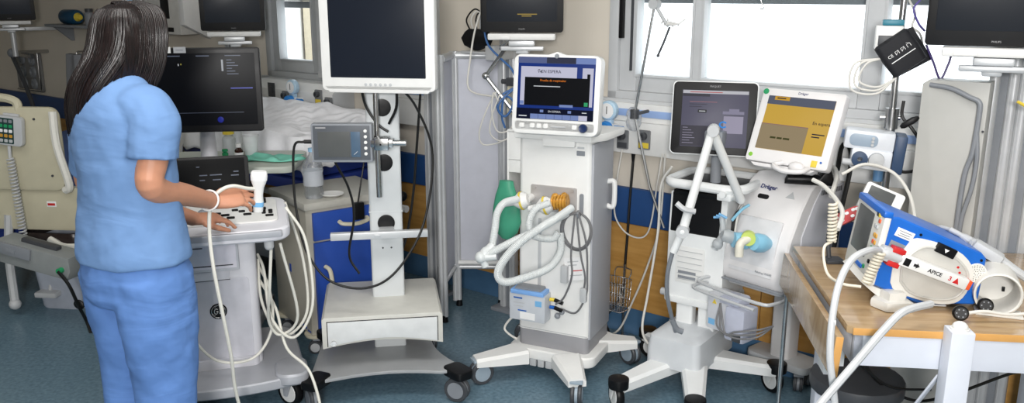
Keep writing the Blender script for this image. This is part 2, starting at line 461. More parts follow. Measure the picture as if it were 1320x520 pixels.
def bed_monitor(p, rz, label, content=0, arm=True, wl=.38, hl=.31):
    """15 inch patient monitor with white tray; p = centre of the lower edge of the bezel"""
    t = thing('patient_monitor', label, 'monitor', p, rz, 'bedside patient monitors')
    b = MB(T(0, 0, hl / 2)); b.face(wl, hl, .014, .035); b.face(wl - .05, hl - .05, .01, .03, T(0, .035, 0), .008); b.build('housing', M_BLACK, t)
    b = MB(T(0, -.001, hl / 2 + .012)); b.face(wl - .056, hl - .075, .003, .004, bev=.0004); s = b.build('screen', mat('dark monitor glass with painted reflection', (26, 29, 34), .3, var=0, spec=.2, emit=(40, 44, 52), es=.25), t)  # faint emission stands in for the reflection on the dark screen
    text('maker_mark', 'PHILIPS', .009, mat('grey print', (150, 150, 152), .5, var=0), T(0, -.0008, .015), t)
    if content:
        for (q0, q1, mm) in (((-.02, .06), (.075, .085), screen('pale screen box', (170, 178, 182), .6)), ((-.02, -.075), (.07, -.071), screen('amber screen text', (190, 160, 60), .6)), ((.0, -.083), (.045, -.079), screen('amber screen text', (190, 160, 60), .6))):
            b = MB(T(0, -.0016, hl / 2)); b.bx((q0[0], -.0006, q0[1]), (q1[0], 0, q1[1]), 0); b.build('screen_text', mm, s)
    b = MB(); b.bx((-.155, -.03, -.034), (.155, .09, -.004), .008); b.bx((-.12, -.034, -.03), (-.05, -.029, -.012), .002); b.build('tray', M_WHITE, t)
    b = MB(); b.bx((-.06, -.012, -.062), (.06, .05, -.036), .006); b.cyl((-.06, .02, -.05), (.05, .02, -.05), .012, seg=14); b.bx((-.1, .02, -.085), (.1, .05, -.064), .006)
    b.bx((-.03, .03, -.1), (.03, .21, -.06), .008); b.build('bracket', M_ALU, t)
    return t

column(-3.0, .12, 'twin wall column beside the left window, behind the ultrasound screen')
column(-1.085, .22, 'bright twin column just right of the tall monitor stand')
column(-.615, .16, 'twin column between folding screen and central ventilator')
column(1.55, .11, 'twin column at right edge of picture touching the white cart panel')
mo = bed_monitor(wp(-5.62, .42, 1.425), 24, 'black bedside monitor at the far left edge above the cream bed')
im = T(*mo.location, rz=24).inverted()
b = MB(); b.bar((0, .1, -.075), im @ wp(-5.62, .002, 1.35), .05, .03, .004); b.cyl((.0, .1, -.30), (0, .1, -.09), .022); b.build('wall_arm', M_ALU, mo)
bed_monitor(wp(-2.585, .38, 1.42), 14, 'black bedside monitor above the ultrasound screen, beside the left window')
bed_monitor(wp(-.385, .36, 1.47), -5, 'black bedside monitor with amber text above the central ventilator', 1)
bed_monitor(wp(1.545, .36, 1.478), -27, 'black bedside monitor at top right above the white panel', wl=.42, hl=.34)

# small post and grey outlet plate at the far left
t = thing('outlet_plate', 'grey wall plate with six round sockets at far left', 'wall plate', wp(-6.35, 0, .76), -37.93)
b = MB(); b.face(.5, .36, .03, .02, T(0, -.02, .18)); b.build('plate', mat('dim grey plate', (120, 120, 120), .5), t)
for i in range(3):
    for sx in (-1, 1):
        b = MB(); b.lathe([(.02, 0), (.055, 0), (.05, .014), (.034, .018), (.03, .006), (.001, .006)], M=T(sx * .1, -.02, .07 + i * .11, rx=90)); b.build('socket', M_GREYP, t)
b = MB(); b.tube([(-.23, -.03, .35), (.23, -.03, .35), (.24, -.03, .02), (-.23, -.03, .01)], .01, closed=False, n=1); b.build('hoop', M_CHROME, t)

# shelf with suction gear
t = thing('wall_shelf', 'narrow grey wall shelf left of the woman', 'shelf', wp(-5.15, 0, 1.37), -37.93)
b = MB(); b.bx((-.36, -.2, 0), (.5, -.001, .022), .004); b.build('board', M_GREYP, t)
for sx in (-.3, .4):
    b = MB(); b.prism([(0, 0), (-.16, 0), (-.02, -.12), (0, -.12)], .02, T(sx, 0, 0) @ Mx(((0, 0, 1, 0), (1, 0, 0, 0), (0, 1, 0, 0), (0, 0, 0, 1)))); b.build('bracket', M_GREYP, t)
t = thing('oxygen_humidifier', 'blue cylinder lying on the narrow grey wall shelf', 'medical bottle', wp(-5.2, .11, 1.3925), -37.93)
b = MB(); b.lathe([(.001, -.13), (.05, -.13), (.06, -.11), (.06, .08), (.05, .1), (.001, .1)], M=T(0, 0, .06, ry=90)); b.build('body', mat('petrol blue plastic', (18, 66, 96), .4), t)
b = MB(); b.cyl((.1, 0, .06), (.14, 0, .06), .035, .02); b.build('cap', M_YEL, t)
for i, (dx, hh, mm, nm, lb) in enumerate([(.27, .13, M_GREYP, 'medicine_jar', 'grey jar standing beside the blue cylinder on the shelf'), (.4, .1, M_WHITE, 'medicine_jar', 'short white jar at the right end of the grey shelf')]):
    t = thing(nm, lb, 'jar', wp(-5.2 + dx, .1, 1.3925), -37.93)
    b = MB(); b.lathe([(.001, 0), (.035, 0), (.036, hh * .7), (.025, hh * .78), (.025, hh * .8), (.001, hh * .8)]); b.build('body', mm, t)
    b = MB(); b.lathe([(.001, hh * .8), (.03, hh * .8), (.03, hh), (.001, hh)]); b.build('cap', M_RED if i else M_DGREY, t)

# wall lamp arm and draped gown behind the bed
t = thing('lamp_arm', 'thin jointed lamp arm on the dark wall left of the woman', 'arm', wp(-5.95, 0, 1.08), -37.93)
b = MB(); b.sph((0, -.3, .06), .04); b.build('joint', M_GREYP, t)
b = MB(); b.tube([(0, -.001, .06), (0, -.3, .06)], .016, n=1); b.tube([(0, -.3, .06), (.35, -.32, .045)], .014, n=1); b.build('upper_arm', M_CHROME, t)
b = MB(); b.tube([(-.02, -.3, .05), (.2, -.3, -.25), (.38, -.3, -.62)], .018, n=4); b.build('lower_arm', M_DGREY, t)
t = thing('hanging_gown', 'pale grey gown hanging on the wall behind the woman', 'gown', wp(-5.2, 0, .55), -37.93)
b = MB()
rings = []
for i in range(9):
    z = .6 - i * .075
    w_ = .16 + .02 * i
    rings.append([(w_ * math.cos(a) + .012 * math.sin(5 * a + i * .4), -.10 - (.045 + .004 * i + .012 * math.sin(6 * a)) * math.sin(a), z) for a in [2 * PI * k / 40 for k in range(40)]])
b.loft(rings); b.build('cloth', mat('pale grey cloth', (150, 152, 158), .85, bump=.3, bscale=60), t)
b = MB(); b.tube([(0, -.001, .62), (0, -.1, .62), (0, -.11, .58)], .006); b.build('peg', M_CHROME, t)

# service units: boxes with regulators
def flowmeter(u, n, z, label, knob=M_LBLUE, tube=True):
    t = thing('flow_regulator', label, 'regulator', wp(u, n, z), -37.93, 'wall flow regulators')
    b = MB(); b.cyl((0, 0, 0), (0, -.05, 0), .018); b.sph((0, -.065, 0), (.03, .026, .03)); b.build('body', M_WHITE, t)
    b = MB(); b.lathe([(.001, 0), (.042, 0), (.046, .006), (.046, .03), (.04, .036), (.001, .036)], M=T(0, -.045, .085, rx=90)); b.bx((-.02, -.075, .02), (.02, -.045, .07), .008)
    g = b.build('gauge', mat('pale blue gauge housing', (176, 204, 224), .35), t)
    b = MB(); b.cyl((0, -.081, .085), (0, -.0835, .085), .035); b.build('dial', M_PAPER, g)
    b = MB(); b.bx((-.0015, -.0855, .07), (.0015, -.083, .105), 0, T(0, 0, 0)); b.build('needle', M_INK, g)
    b = MB(); b.lathe([(.001, 0), (.036, 0), (.038, .008), (.034, .032), (.001, .036)], M=T(0, -.08, 0, rx=90)); b.cyl((.03, -.06, 0), (.075, -.06, 0), .017, seg=14); b.build('knob', mat('bright blue knob', (36, 128, 206), .35), t)
    b = MB(); b.cyl((0, -.065, -.025), (0, -.065, -.1), .012, .009, seg=12); b.build('outlet', mat('blue grey nozzle', (90, 130, 170), .4), t)
    return t
def socket(u, n, z, label, col, w_=.06):
    t = thing('gas_socket', label, 'socket', wp(u, n, z), -37.93, 'wall gas sockets')
    b = MB(); b.face(w_, .09, .006, .012, T(0, -.012, 0)); b.build('plate', mat('grey socket plate', (116, 118, 120), .45), t)
    b = MB(); b.face(w_ - .008, .026, .003, .003, T(0, -.013, -.026)); b.build('colour_tab', col, t)
    b = MB(); b.lathe([(.001, .0), (.018, 0), (.018, .02), (.01, .022), (.01, .01), (.001, .01)], M=T(0, -.012, .018, rx=90)); b.build('inlet', M_DGREY, t)
    return t
def unit(u0, u1, n1, z0, z1, label):
    t = thing('service_unit', label, 'wall unit', wp((u0 + u1) / 2, 0, z0), -37.93)
    w_ = u1 - u0; h = z1 - z0
    b = MB(); b.prism([(-.001, 0), (-n1 + .03, 0), (-n1, .04), (-n1, h - .05), (-n1 + .05, h), (-.001, h)], w_, T(-w_ / 2, 0, 0) @ Mx(((0, 0, 1, 0), (1, 0, 0, 0), (0, 1, 0, 0), (0, 0, 0, 1))), .004); b.build('body', M_WHITE, t)
    for s in (-1, 1):
        b = MB(); b.prism([(-.001, -.004), (-n1 + .03, -.004), (-n1 - .004, .038), (-n1 - .004, h - .05), (-n1 + .05, h + .004), (-.001, h + .004)], .014, T(s * w_ / 2 - .007, 0, 0) @ Mx(((0, 0, 1, 0), (1, 0, 0, 0), (0, 1, 0, 0), (0, 0, 0, 1))), .003); b.build('end_cap', M_LGREY, t)
    b = MB(); b.bx((-w_ * .32, -n1 - .003, h * .4), (-w_ * .32 + .07, -n1 + .001, h * .4 + .09), .003); b.bx((-w_ * .32 + .02, -n1 - .006, h * .4 + .025), (-w_ * .32 + .05, -n1, h * .4 + .065), .003); b.build('power_socket', M_DGREY, t)
    return t
unit(-2.72, -1.95, .16, .93, 1.1, 'white gas service unit under the left window above the bed')
flowmeter(-2.25, .16, 1.0, 'blue knobbed regulator on the service unit under the left window')
socket(-2.08, .16, 1.03, 'yellow tabbed socket at the right of the unit under the window', M_YEL)
socket(-1.99, .16, .99, 'low yellow tabbed socket at the end of the unit under the window', M_YEL)
socket(-2.4, .16, 1.0, 'dark round socket left of the regulator on the window unit', M_DGREY)
t = thing('service_unit', 'white service box at the top left behind the woman', 'wall unit', wp(-3.75, 0, 1.33), -37.93)
b = MB(); b.bx((-.45, -.2, .03), (.28, -.001, .7), .01); b.build('body', mat('dim white enamel', (196, 194, 188), .45), t)
b = MB(); b.prism([(-.001, .0), (-.2, .1), (-.2, .7), (-.001, .7)], .06, T(.28, 0, 0) @ Mx(((0, 0, 1, 0), (1, 0, 0, 0), (0, 1, 0, 0), (0, 0, 0, 1))), .004); b.build('end_cap', M_WHITE, t)
b = MB(); b.bx((.06, -.206, .14), (.16, -.199, .3), .003); b.bx((-.3, -.206, .05), (.2, -.199, .08), .003); b.build('power_socket', M_BLACK, t)
flowmeter(-4.02, .2, 1.5, 'blue knobbed regulator with looped hoses on the top left service box')
b = MB(WR); b.tube([(-4.0, -.27, 1.40), (-3.98, -.29, 1.2), (-3.85, -.3, 1.24), (-3.82, -.28, 1.55)], .011); b.tube([(-3.84, -.26, 1.6), (-3.83, -.28, 1.2), (-3.82, -.25, 1.0)], .009); tag(b.build('oxygen_hose', M_WCABLE), 'looped pale hose below the top left regulator', 'hose')

# right hand wall: regulators and sockets between the central ventilator and the next one
flowmeter(-.045, .07, 1.03, 'pale blue gauge regulator on the white trunking right of the central ventilator')
socket(-.0, .07, .975, 'dark socket with black rim beside the pale gauge', M_DGREY)
socket(.115, .07, .985, 'yellow tabbed socket below the clear bag on the trunking', M_YEL)
t = thing('power_plug', 'black power plug in the wall above the blue guard rail', 'plug', wp(.045, 0, .93), -37.93)
b = MB(); b.bx((-.03, -.07, -.02), (.03, -.002, .02), .01); b.cyl((0, -.05, -.02), (.0, -.05, -.06), .01, .006, seg=12); b.build('body', M_BLACK, t)
b = MB(); b.tube([(0, -.05, -.06), (-.005, -.06, -.25), (-.01, -.07, -.5), (-.03, -.07, -.72), (-.1, -.12, -.85), (-.2, -.2, -.90)], .0065); b.build('cable', M_BCABLE, t)
def cable(name, label, pts, r, m, M=None, cat='cable', n=8):
    b = MB(M); b.tube(pts, r, 8, n); o = b.build(name, m); tag(o, label, cat); return o
cable('power_cable', 'white cable looping from the trunking across the blue rail', [(.0, -.072, .95), (-.02, -.09, .75), (-.02, -.09, .6), (.06, -.09, .52), (.16, -.09, .55), (.2, -.09, .8), (.21, -.075, .93)], .004, M_WCABLE, WR)
cable('power_cable', 'white cable falling down the wood panel left of the twin box ventilator', [(.225, -.075, .93), (.22, -.09, .6), (.17, -.09, .4), (.1, -.1, .2), (.02, -.12, .02), (-.1, -.22, .012)], .005, M_WCABLE, WR)
cable('power_cable', 'black cable hanging down beside the central ventilator handle', [(-.06, -.072, .92), (-.08, -.09, .6), (-.09, -.09, .3), (-.07, -.1, .1), (.0, -.14, .012)], .005, M_BCABLE, WR)
cable('power_cable', 'cream cable drooping by the wire basket on the wood panel', [(-.1, -.072, .92), (-.1, -.1, .5), (-.06, -.1, .3), (-.05, -.1, .12), (-.12, -.15, .012)], .0045, M_WCABLE, WR)

# jointed arm holding clear bag above the big-screen ventilator
t = thing('support_arm', 'thin steel rod arm leaning across the window with clip on top', 'arm', wp(.13, .08, .91), -37.93)
e = Mx.Rotation(-R(-37.93), 4, 'Z')
def wl(u, n, z): return (u - .13, -(n - .08), z - .91)
b = MB(); b.tube([wl(.215, .2, 1.63), wl(.17, .2, 1.36), wl(.13, .2, 1.12)], .006, n=1); b.tube([wl(.13, .2, 1.12), wl(.22, .2, .80), wl(.3, .2, .62)], .006, n=1); b.build('rod', M_CHROME, t)
b = MB(); b.cyl(wl(.13, .2, 1.1), wl(.13, .2, 1.14), .02); b.cyl(wl(.13, .08, 1.12), wl(.13, .22, 1.12), .008, seg=10); b.build('joint', M_DGREY, t)
b = MB(); b.cyl(wl(.21, .18, 1.6), wl(.21, .22, 1.6), .022); b.tube([wl(.21, .2, 1.6), wl(.26, .2, 1.53), wl(.28, .2, 1.51)], .008); b.build('clip', M_LGREY, t)
b = MB()
for k in range(5):
    b.tube([wl(.26, .2, 1.515), wl(.25 + .02 * k, .2 + .01 * (k - 2), 1.535 - .004 * k), wl(.245 + .028 * k, .2, 1.52 + .02 * math.sin(k * 2))], .004)
b.build('tube_holder', M_WHITE, t)
b = MB(); b.tube([wl(.285, .2, 1.505), wl(.26, .2, 1.44), wl(.235, .2, 1.385)], .005, n=1); b.sph(wl(.235, .2, 1.383), .007); b.build('dark_rod', M_DGREY, t)
b = MB()
rings = []
for i in range(7):
    z = 1.14 - i * .018; r_ = (.012, .03, .036, .034, .036, .03, .012)[i]
    rings.append([(.085 + r_ * math.cos(a) + .006 * math.sin(4 * a + i), -.13 - r_ * .6 * math.sin(a), z) for a in [2 * PI * k / 20 for k in range(20)]])
b = MB(WR); b.loft(rings); o = b.build('clear_bag', mat('crumpled clear plastic', (228, 230, 232), .25, trans=.5, alpha=.6, var=.05)); tag(o, 'crumpled clear plastic bag hanging by the rod arm joint', 'bag')
YZX = Mx(((0, 0, 1, 0), (1, 0, 0, 0), (0, 1, 0, 0), (0, 0, 0, 1)))     # outline given as (y, z), extruded along x
# ---------- monitor stand with drawer box ----------
t = thing('monitor_stand', 'tall white wheeled monitor stand with drawer box and grey base plate', 'stand', (-.56, 3.47, 0), 9)
b = MB()
pl = []
def arc(a, c, sag, n=8):
    a, c = V((a[0], a[1])), V((c[0], c[1])); nrm = V((-(c - a).y, (c - a).x)).normalized()
    return [tuple(a + (c - a) * (i / n) + nrm * (sag * math.sin(PI * i / n))) for i in range(n)]
pl += arc((-.27, -.29), (.30, -.29), .055) + arc((.335, -.255), (.215, .20), .05) + arc((.17, .235), (-.23, .235), .03) + arc((-.26, .21), (-.30, -.26), -.0)
b.prism(pl, .014, T(0, 0, .122), .003); b.build('base_plate', mat('grey painted steel plate', (164, 166, 168), .38, metal=.2, var=.05), t)
for i, (x, y, rz, yaw) in enumerate([(-.275, -.26, -32, 20), (.3, -.26, 32, 60), (-.245, .22, 32, -30), (.2, .2, -32, 50)]):
    k = MB(T(x, y, .105, rz=rz)); k.prism(rrect(.085, .12, .025), .036, None, .006); k.build('corner_block', M_BLACK, t)
    castor(t, x + (.01 if x > 0 else -.01), y - .02 if y < 0 else y + .02, .052, .112, yaw, M_DGREY, M_GREYP, M_GREYP, .018)
b = MB(); b.prism(rrect(.138, .09, .012, 4), 1.40, T(.03, .06, .136), .003); b.bx((-.041, .0145, .745), (.101, .105, .751), .001)
pc = b.build('column', mat('grey white column paint', (206, 210, 212), .4, var=.02), t)
for z in (.70, .96, 1.19):
    b = MB(); b.lathe([(.001, .0), (.036, 0), (.036, .004), (.03, .005), (.001, .004)], M=T(.03, .014, z, rx=90)); b.build('grommet', M_BLACK, pc)
for x in (.012, .048):
    b = MB(); b.cyl((x, .016, .59), (x, .0135, .59), .004, seg=8); b.build('screw', M_DGREY, pc)
b = MB(); b.bx((-.2, -.075, .655), (.2, -.045, .685), .003); b.bx((.0, -.05, .655), (.06, .02, .685), .002); b.bx((-.02, -.078, .665), (.005, -.074, .675), .001); b.build('accessory_rail', M_ALU, t)
# drawer box with arched lower edge
b = MB()
o = [(-.245, .36), (-.245, .235)] + [(-.245 + .49 * i / 12, .235 + .028 * math.sin(PI * i / 12)) for i in range(1, 12)] + [(.245, .235), (.245, .36), (.235, .37), (-.235, .37)]
b.prism(o, .44, T(0, .235, 0) @ XZ, .004); bx_ = b.build('drawer_box', mat('worn off white enamel', (202, 201, 194), .4, var=.05), t)
b = MB(); oo = [(-.222, .35), (-.222, .245)] + [(-.222 + .444 * i / 12, .247 + .026 * math.sin(PI * i / 12)) for i in range(1, 12)] + [(.222, .245), (.222, .35)]
b.prism(oo, .006, T(0, -.203, 0) @ XZ, .002); dr = b.build('drawer', mat('drawer front white', (214, 216, 216), .4), bx_)
b = MB(); b.bx((-.226, -.2062, .3505), (.226, -.2045, .3535), 0); b.bx((.2225, -.2062, .245), (.2255, -.2045, .352), 0); b.bx((-.2255, -.2062, .245), (-.2225, -.2045, .352), 0); b.build('drawer_gap', M_INK, bx_)
b = MB(); b.cyl((-.2, -.208, .262), (-.2, -.218, .262), .011); b.build('lock', M_CHROME, dr)
# chrome rod with clamp
b = MB(); b.cyl((.005, -.055, .83), (.005, -.055, 1.36), .0105); b.bx((-.005, -.06, 1.34), (.015, .02, 1.37), .003); b.bx((-.005, -.06, .85), (.015, .02, .87), .003); b.build('rod', M_CHROME, t)
b = MB(); b.lathe([(.0105, 0), (.022, .002), (.022, .014), (.012, .018), (.012, .03), (.0105, .03)], (.005, -.055, 1.055)); b.build('rod_stop', M_BLACK, t)

# big monitor on the stand
t = thing('stand_monitor', 'large white framed dark screen on the tall monitor stand', 'monitor', (-.525, 3.36, 1.275), -9)
b = MB(); b.face(.462, .42, .02, .05, T(0, 0, .205), .008); b.prism([(-.231, .02), (-.2, -.012), (.2, -.012), (.231, .02)], .05, T(0, .05, 0) @ XZ, .006)
b.face(.3, .28, .02, .06, T(0, .05, .2), .01); b.bx((-.05, .1, .12), (.05, .155, .28), .006); b.build('housing', M_WHITE, t)
b = MB(); b.face(.386, .324, .004, .003, T(0, -.0008, .21), .0006); s = b.build('screen', mat('dark blue grey glass', (28, 32, 40), .3, var=0, spec=.2, emit=(34, 38, 48), es=.25), t)
b = MB(); b.face(.37, .308, .002, .002, T(0, -.0025, .21), .0004); b.build('display', mat('dark lcd', (24, 28, 36), .3, var=0, spec=.2, emit=(36, 42, 54), es=.22), s)
b = MB(); b.bx((-.08, -.0008, .393), (.0, .0, .400), 0); b.build('print_bar', mat('grey print', (150, 150, 152), .5, var=0), t)
for i in range(6):
    b = MB(); b.lathe([(.001, 0), (.006, 0), (.006, .002), (.001, .003)], M=T(-.05 + i * .02, -.0002, .022, rx=90), seg=12); b.build('button', M_LGREY, t)
# small grey monitor clamped on the chrome rod
t = thing('vital_signs_display', 'small grey monitor clamped to the chrome rod of the tall stand', 'monitor', (-.665, 3.29, 1.0), 0)
b = MB(); b.face(.238, .152, .006, .045, T(0, 0, .076), .004); b.face(.2, .12, .01, .03, T(0, .045, .076), .008); b.build('housing', M_GREYP, t)
b = MB(); b.face(.222, .136, .003, .002, T(0, -.001, .078), .0005); p_ = b.build('front_panel', mat('slate panel', (82, 86, 92), .4), t)
b = MB(); b.face(.125, .1, .002, .002, T(-.03, -.0025, .072), .0004); b.build('screen', M_LCD, p_)
b = MB(); b.face(.036, .1, .002, .002, T(.055, -.0025, .072), .0004); b.build('side_strip', mat('blue grey strip', (74, 96, 118), .35), p_)
for i in range(5):
    b = MB(); b.lathe([(.001, 0), (.0065, 0), (.0065, .003), (.001, .004)], M=T(.094, -.002, .035 + i * .0225, rx=90), seg=14); b.build('button', M_WHITE, p_)
b = MB(); b.bar((.048, -.0046, .032), (.062, -.0046, .045), .004, .001, 0); b.build('arrow_mark', M_PAPER, p_)
b = MB(); b.bx((-.1, -.0036, .134), (-.06, -.0029, .140), 0); b.build('print_bar', mat('grey print', (150, 150, 152), .5, var=0), p_)
b = MB(); b.bx((.112, -.005, .06), (.2, .05, .09), .004); b.bx((.128, -.02, .05), (.185, .05, .098), .006); b.cyl((.15, .01, .075), (.25, .01, .075), .012); b.build('clamp', M_CHROME, t)
b = MB(); b.cyl((.155, -.018, .075), (.155, -.026, .075), .004, seg=10); b.build('clamp_screw', M_BLACK, t)
b = MB(); b.cyl((-.12, .015, .08), (-.15, .015, .08), .008); b.tube([(-.15, .015, .08), (-.19, .015, .06), (-.2, .01, -.1), (-.19, .0, -.22), (-.15, -.04, -.36), (-.06, -.06, -.47), (.08, -.06, -.5), (.2, -.03, -.44), (.3, .1, -.28), (.34, .15, .0), (.28, .13, .2), (.2, .12, .30)], .005); b.build('cable', M_BCABLE, t)
cable('video_cable', 'black cable running down from the large screen to the column', [(-.6, 3.4, 1.28), (-.585, 3.42, 1.2), (-.54, 3.42, 1.13), (-.5, 3.42, 1.1)], .0055, M_BCABLE)
cable('video_cable', 'black cable curving from the large screen round the right of the column', [(-.46, 3.41, 1.28), (-.465, 3.42, 1.2), (-.5, 3.44, 1.13)], .0055, M_BCABLE)
cable('power_cable', 'long black cable hanging right of the tall stand column', [(-.38, 3.6, 1.3), (-.41, 3.62, 1.0), (-.43, 3.62, .8), (-.46, 3.6, .62), (-.5, 3.56, .5)], .0055, M_BCABLE)
cable('power_cable', 'black cable hanging from the small grey monitor past the accessory rail', [(-.7, 3.31, 1.0), (-.66, 3.36, .88), (-.645, 3.37, .76), (-.67, 3.36, .6), (-.63, 3.35, .52)], .005, M_BCABLE)
t = thing('power_adapter', 'black power adapter hanging at the blue cabinet drawer', 'adapter', at(462, 272, 3.72), 30)
b = MB(); b.box((0, 0, 0), (.05, .03, .08), .008); b.build('body', M_BLACK, t)
b = MB(); b.tube([(0, 0, .04), (.02, .0, .14), (.05, .02, .25)], .004); b.build('cable', M_BCABLE, t)

# ---------- folding privacy screen ----------
t = thing('folding_screen', 'grey folding privacy screen standing behind the tall monitor stand', 'privacy screen', (-.285, 4.36, 0), 0)
m_pan = mat('pale grey screen cloth', (202, 204, 214), .7, var=.03, bump=.15, bscale=300)
def panel(x0, y0, x1, y1, z0, z1):
    d = V((x1 - x0, y1 - y0, 0)); a = math.degrees(math.atan2(d.y, d.x)); L = d.length
    M = T(x0, y0, 0, rz=a)
    b = MB(M); b.bx((.012, -.004, z0 + .02), (L - .012, .004, z1 - .02), .001); p = b.build('panel', m_pan, t)
    b = MB(M)
    b.cyl((0, 0, .03), (0, 0, z1), .014, seg=14); b.cyl((L, 0, .03), (L, 0, z1), .014, seg=14)
    b.cyl((0, 0, z0), (L, 0, z0), .014, seg=14); b.cyl((0, 0, z1 - .02), (L, 0, z1 - .02), .02, seg=14); b.build('frame', M_ALU, p)
    return p
panel(0, 0, .225, .0, .22, 1.36)
panel(-.02, 0, -.055, -.24, .22, 1.36)
panel(-.075, -.235, -.10, -.02, .22, 1.36)
for (x, y) in ((0, 0), (.225, 0), (-.06, -.24)): 
    b = MB(); b.cyl((x, y, .0), (x, y, .035), .018, .014, seg=12); b.build('foot', M_BLACK, t)
b = MB(); b.cyl((.0, -.02, .25), (.32, -.03, .25), .013, seg=12); b.build('cross_tube', M_WHITE, t)

# ---------- blue bedside cabinet ----------
t = thing('bedside_cabinet', 'beige bedside cabinet on castors with blue drawer and blue door', 'cabinet', (-.865, 3.985, 0), 37)
m_bei = mat('beige laminate', (176, 172, 160), .45, var=.02); m_bl = mat('deep blue laminate', (38, 74, 160), .4, var=.03)
b = MB(); b.bx((-.225, -.2, .1), (.225, .2, .70), .006); b.build('body', m_bei, t)
b = MB(); b.bx((-.235, -.215, .7), (.235, .21, .735), .01); b.build('top', mat('grey beige worktop', (178, 176, 168), .4, var=.05, scale=40), t)
b = MB(); b.bx((-.195, -.216, .555), (.215, -.198, .685), .003); d = b.build('drawer', m_bl, t)
b = MB(); b.tube([(-.07, -.216, .63), (-.06, -.24, .622), (0, -.248, .615), (.06, -.24, .622), (.07, -.216, .63)], .011, flat=.8); b.build('handle', M_CREAM, d)
b = MB(); b.bx((-.195, -.216, .12), (.215, -.198, .545), .003); d = b.build('door', m_bl, t)
b = MB(); b.tube([(-.15, -.216, .43), (-.14, -.242, .415), (-.135, -.25, .36), (-.14, -.242, .305), (-.15, -.216, .29)], .011, flat=.8); b.build('handle', M_CREAM, d)
b = MB(); b.bx((-.2252, -.19, .11), (-.2235, -.15, .12), 0); b.face(.05, .018, .008, .002, T(-.2262, -.12, .125, rz=-90), .0005); b.build('badge', m_bl, t)
b = MB(); b.bx((-.2262, .0, .36), (-.2235, .02, .40), .001); b.build('blue_tab', m_bl, t)
for (x, y) in ((-.19, -.165), (.19, -.165), (-.19, .165), (.19, .165)):
    b = MB(); b.lathe([(.001, .085), (.05, .085), (.055, .095), (.055, .1), (.001, .1)], (x, y, 0)); b.build('castor_cup', M_CREAM, t)
    castor(t, x, y - .01, .032, .088, 60, M_DGREY, M_LGREY, M_GREYP, .014)

# ---------- overbed table with things ----------
OT = V((-1.36, 3.95, 0))
t = thing('overbed_table', 'pale overbed table with clutter behind the ultrasound screen', 'table', OT, 4)
m_ob = mat('pale grey green laminate', (190, 196, 186), .4, var=.02)
b = MB(); b.prism(rrect(.86, .42, .05), .032, T(-.07, .0, .855), .008); b.build('tabletop', m_ob, t)
b = MB(); b.bx((.03, -.04, .13), (.10, .04, .855), .004); b.build('column', mat('taupe steel post', (124, 120, 112), .45), t)
b = MB(); b.bx((-.4, -.03, .09), (.16, .03, .14), .006); b.bx((.09, -.2, .09), (.15, .2, .14), .006); b.build('base', M_GREYP, t)
for (x, y) in ((.12, -.18), (.12, .18), (-.38, 0)): castor(t, x, y, .035, .09, 20, M_DGREY, M_LGREY, M_GREYP, .014)
TZ = .888
def onto(px, d=3.95): p = at(px, 195, d); return V((p.x, d, TZ))
def bottle(label, p, r, h, m, mc, cap_r=None, lab=None):
    t = thing('medicine_bottle', label, 'bottle', p, 10)
    b = MB(); b.lathe([(.001, 0), (r * .95, 0), (r, .004), (r, h * .68), (r * .45, h * .8), (r * .42, h * .84), (.001, h * .84)]); b.build('body', m, t)
    cr = cap_r or r * .5
    b = MB(); b.lathe([(.001, h * .82), (cr, h * .82), (cr, h * .99), (cr * .9, h), (.001, h)]); b.build('cap', mc, t)
    if lab:
        b = MB(); b.lathe([(r + .0006, h * .12), (r + .0006, h * .58)], seg=24); b.build('paper_label', lab, t)
    return t
m_amb = mat('dark brown glass', (48, 24, 14), .15)
bottle('clear bottle with yellow cap under the ultrasound screen corner', onto(296, 3.99), .03, .135, M_TRANS, M_YEL, .026)
bottle('green bodied small bottle beside the yellow capped one', onto(290, 3.87), .014, .06, M_GREEN, M_GREEN, .013)
bottle('tall clear bottle with blue cap on the overbed table', onto(307, 4.05), .026, .16, M_TRANS, mat('bright blue knob', (36, 128, 206), .35), .024)
bottle('small brown bottle with white cap and paper label', onto(308, 3.82), .019, .095, m_amb, M_WHITE, .013, M_PAPER)
t = thing('paper_cup', 'translucent white cup in front of the white sheet', 'cup', onto(324, 4.0), 0)
b = MB(); b.lathe([(.001, 0), (.028, 0), (.037, .1), (.039, .1), (.039, .104), (.035, .104), (.027, .004), (.001, .004)]); b.build('body', mat('translucent white plastic', (232, 234, 236), .3, trans=.2), t)
t = thing('adhesive_tape', 'small white tape roll lying among the bottles', 'tape', onto(297, 3.80), 0)
b = MB(); b.lathe([(.012, 0), (.024, 0), (.024, .016), (.012, .016), (.012, 0)]); b.build('roll', M_WHITE, t)
b = MB()
random.seed(5)
N = 26; rows = []
for j in range(14):
    row = []
    for i in range(N):
        u = i / (N - 1); v = j / 13
        z = .004 + .014 * abs(math.sin(u * 9 + 3 * v)) * (1 - v * .4) * (.4 + .6 * math.sin(PI * v)) + .01 * max(0, math.sin(v * 5 + u * 14))
        if u in (0, 1) or j in (0, 13): z = .004
        row.append((-.13 + .28 * u + .02 * math.sin(v * 6), -.07 + .14 * v + .02 * math.sin(u * 7), z))
    rows.append(row)
b.loft(rows, T(*onto(347, 3.93), rz=4), cap=False, closed=False)
o = b.build('surgical_drape', mat('mint green cloth', (126, 206, 184), .75, bump=.2, bscale=90), None)
sm = o.modifiers.new('thick', 'SOLIDIFY'); sm.thickness = .003; sm.offset = 1
tag(o, 'crumpled mint green cloth at right end of the overbed table', 'cloth')
t = thing('water_bottle', 'clear crumpled plastic bottle standing on the bedside cabinet', 'bottle', (-.905, 3.8, .7355), 0)
m_pet = mat('clear pet plastic', (222, 228, 234), .1, trans=.85, alpha=.55, var=0)
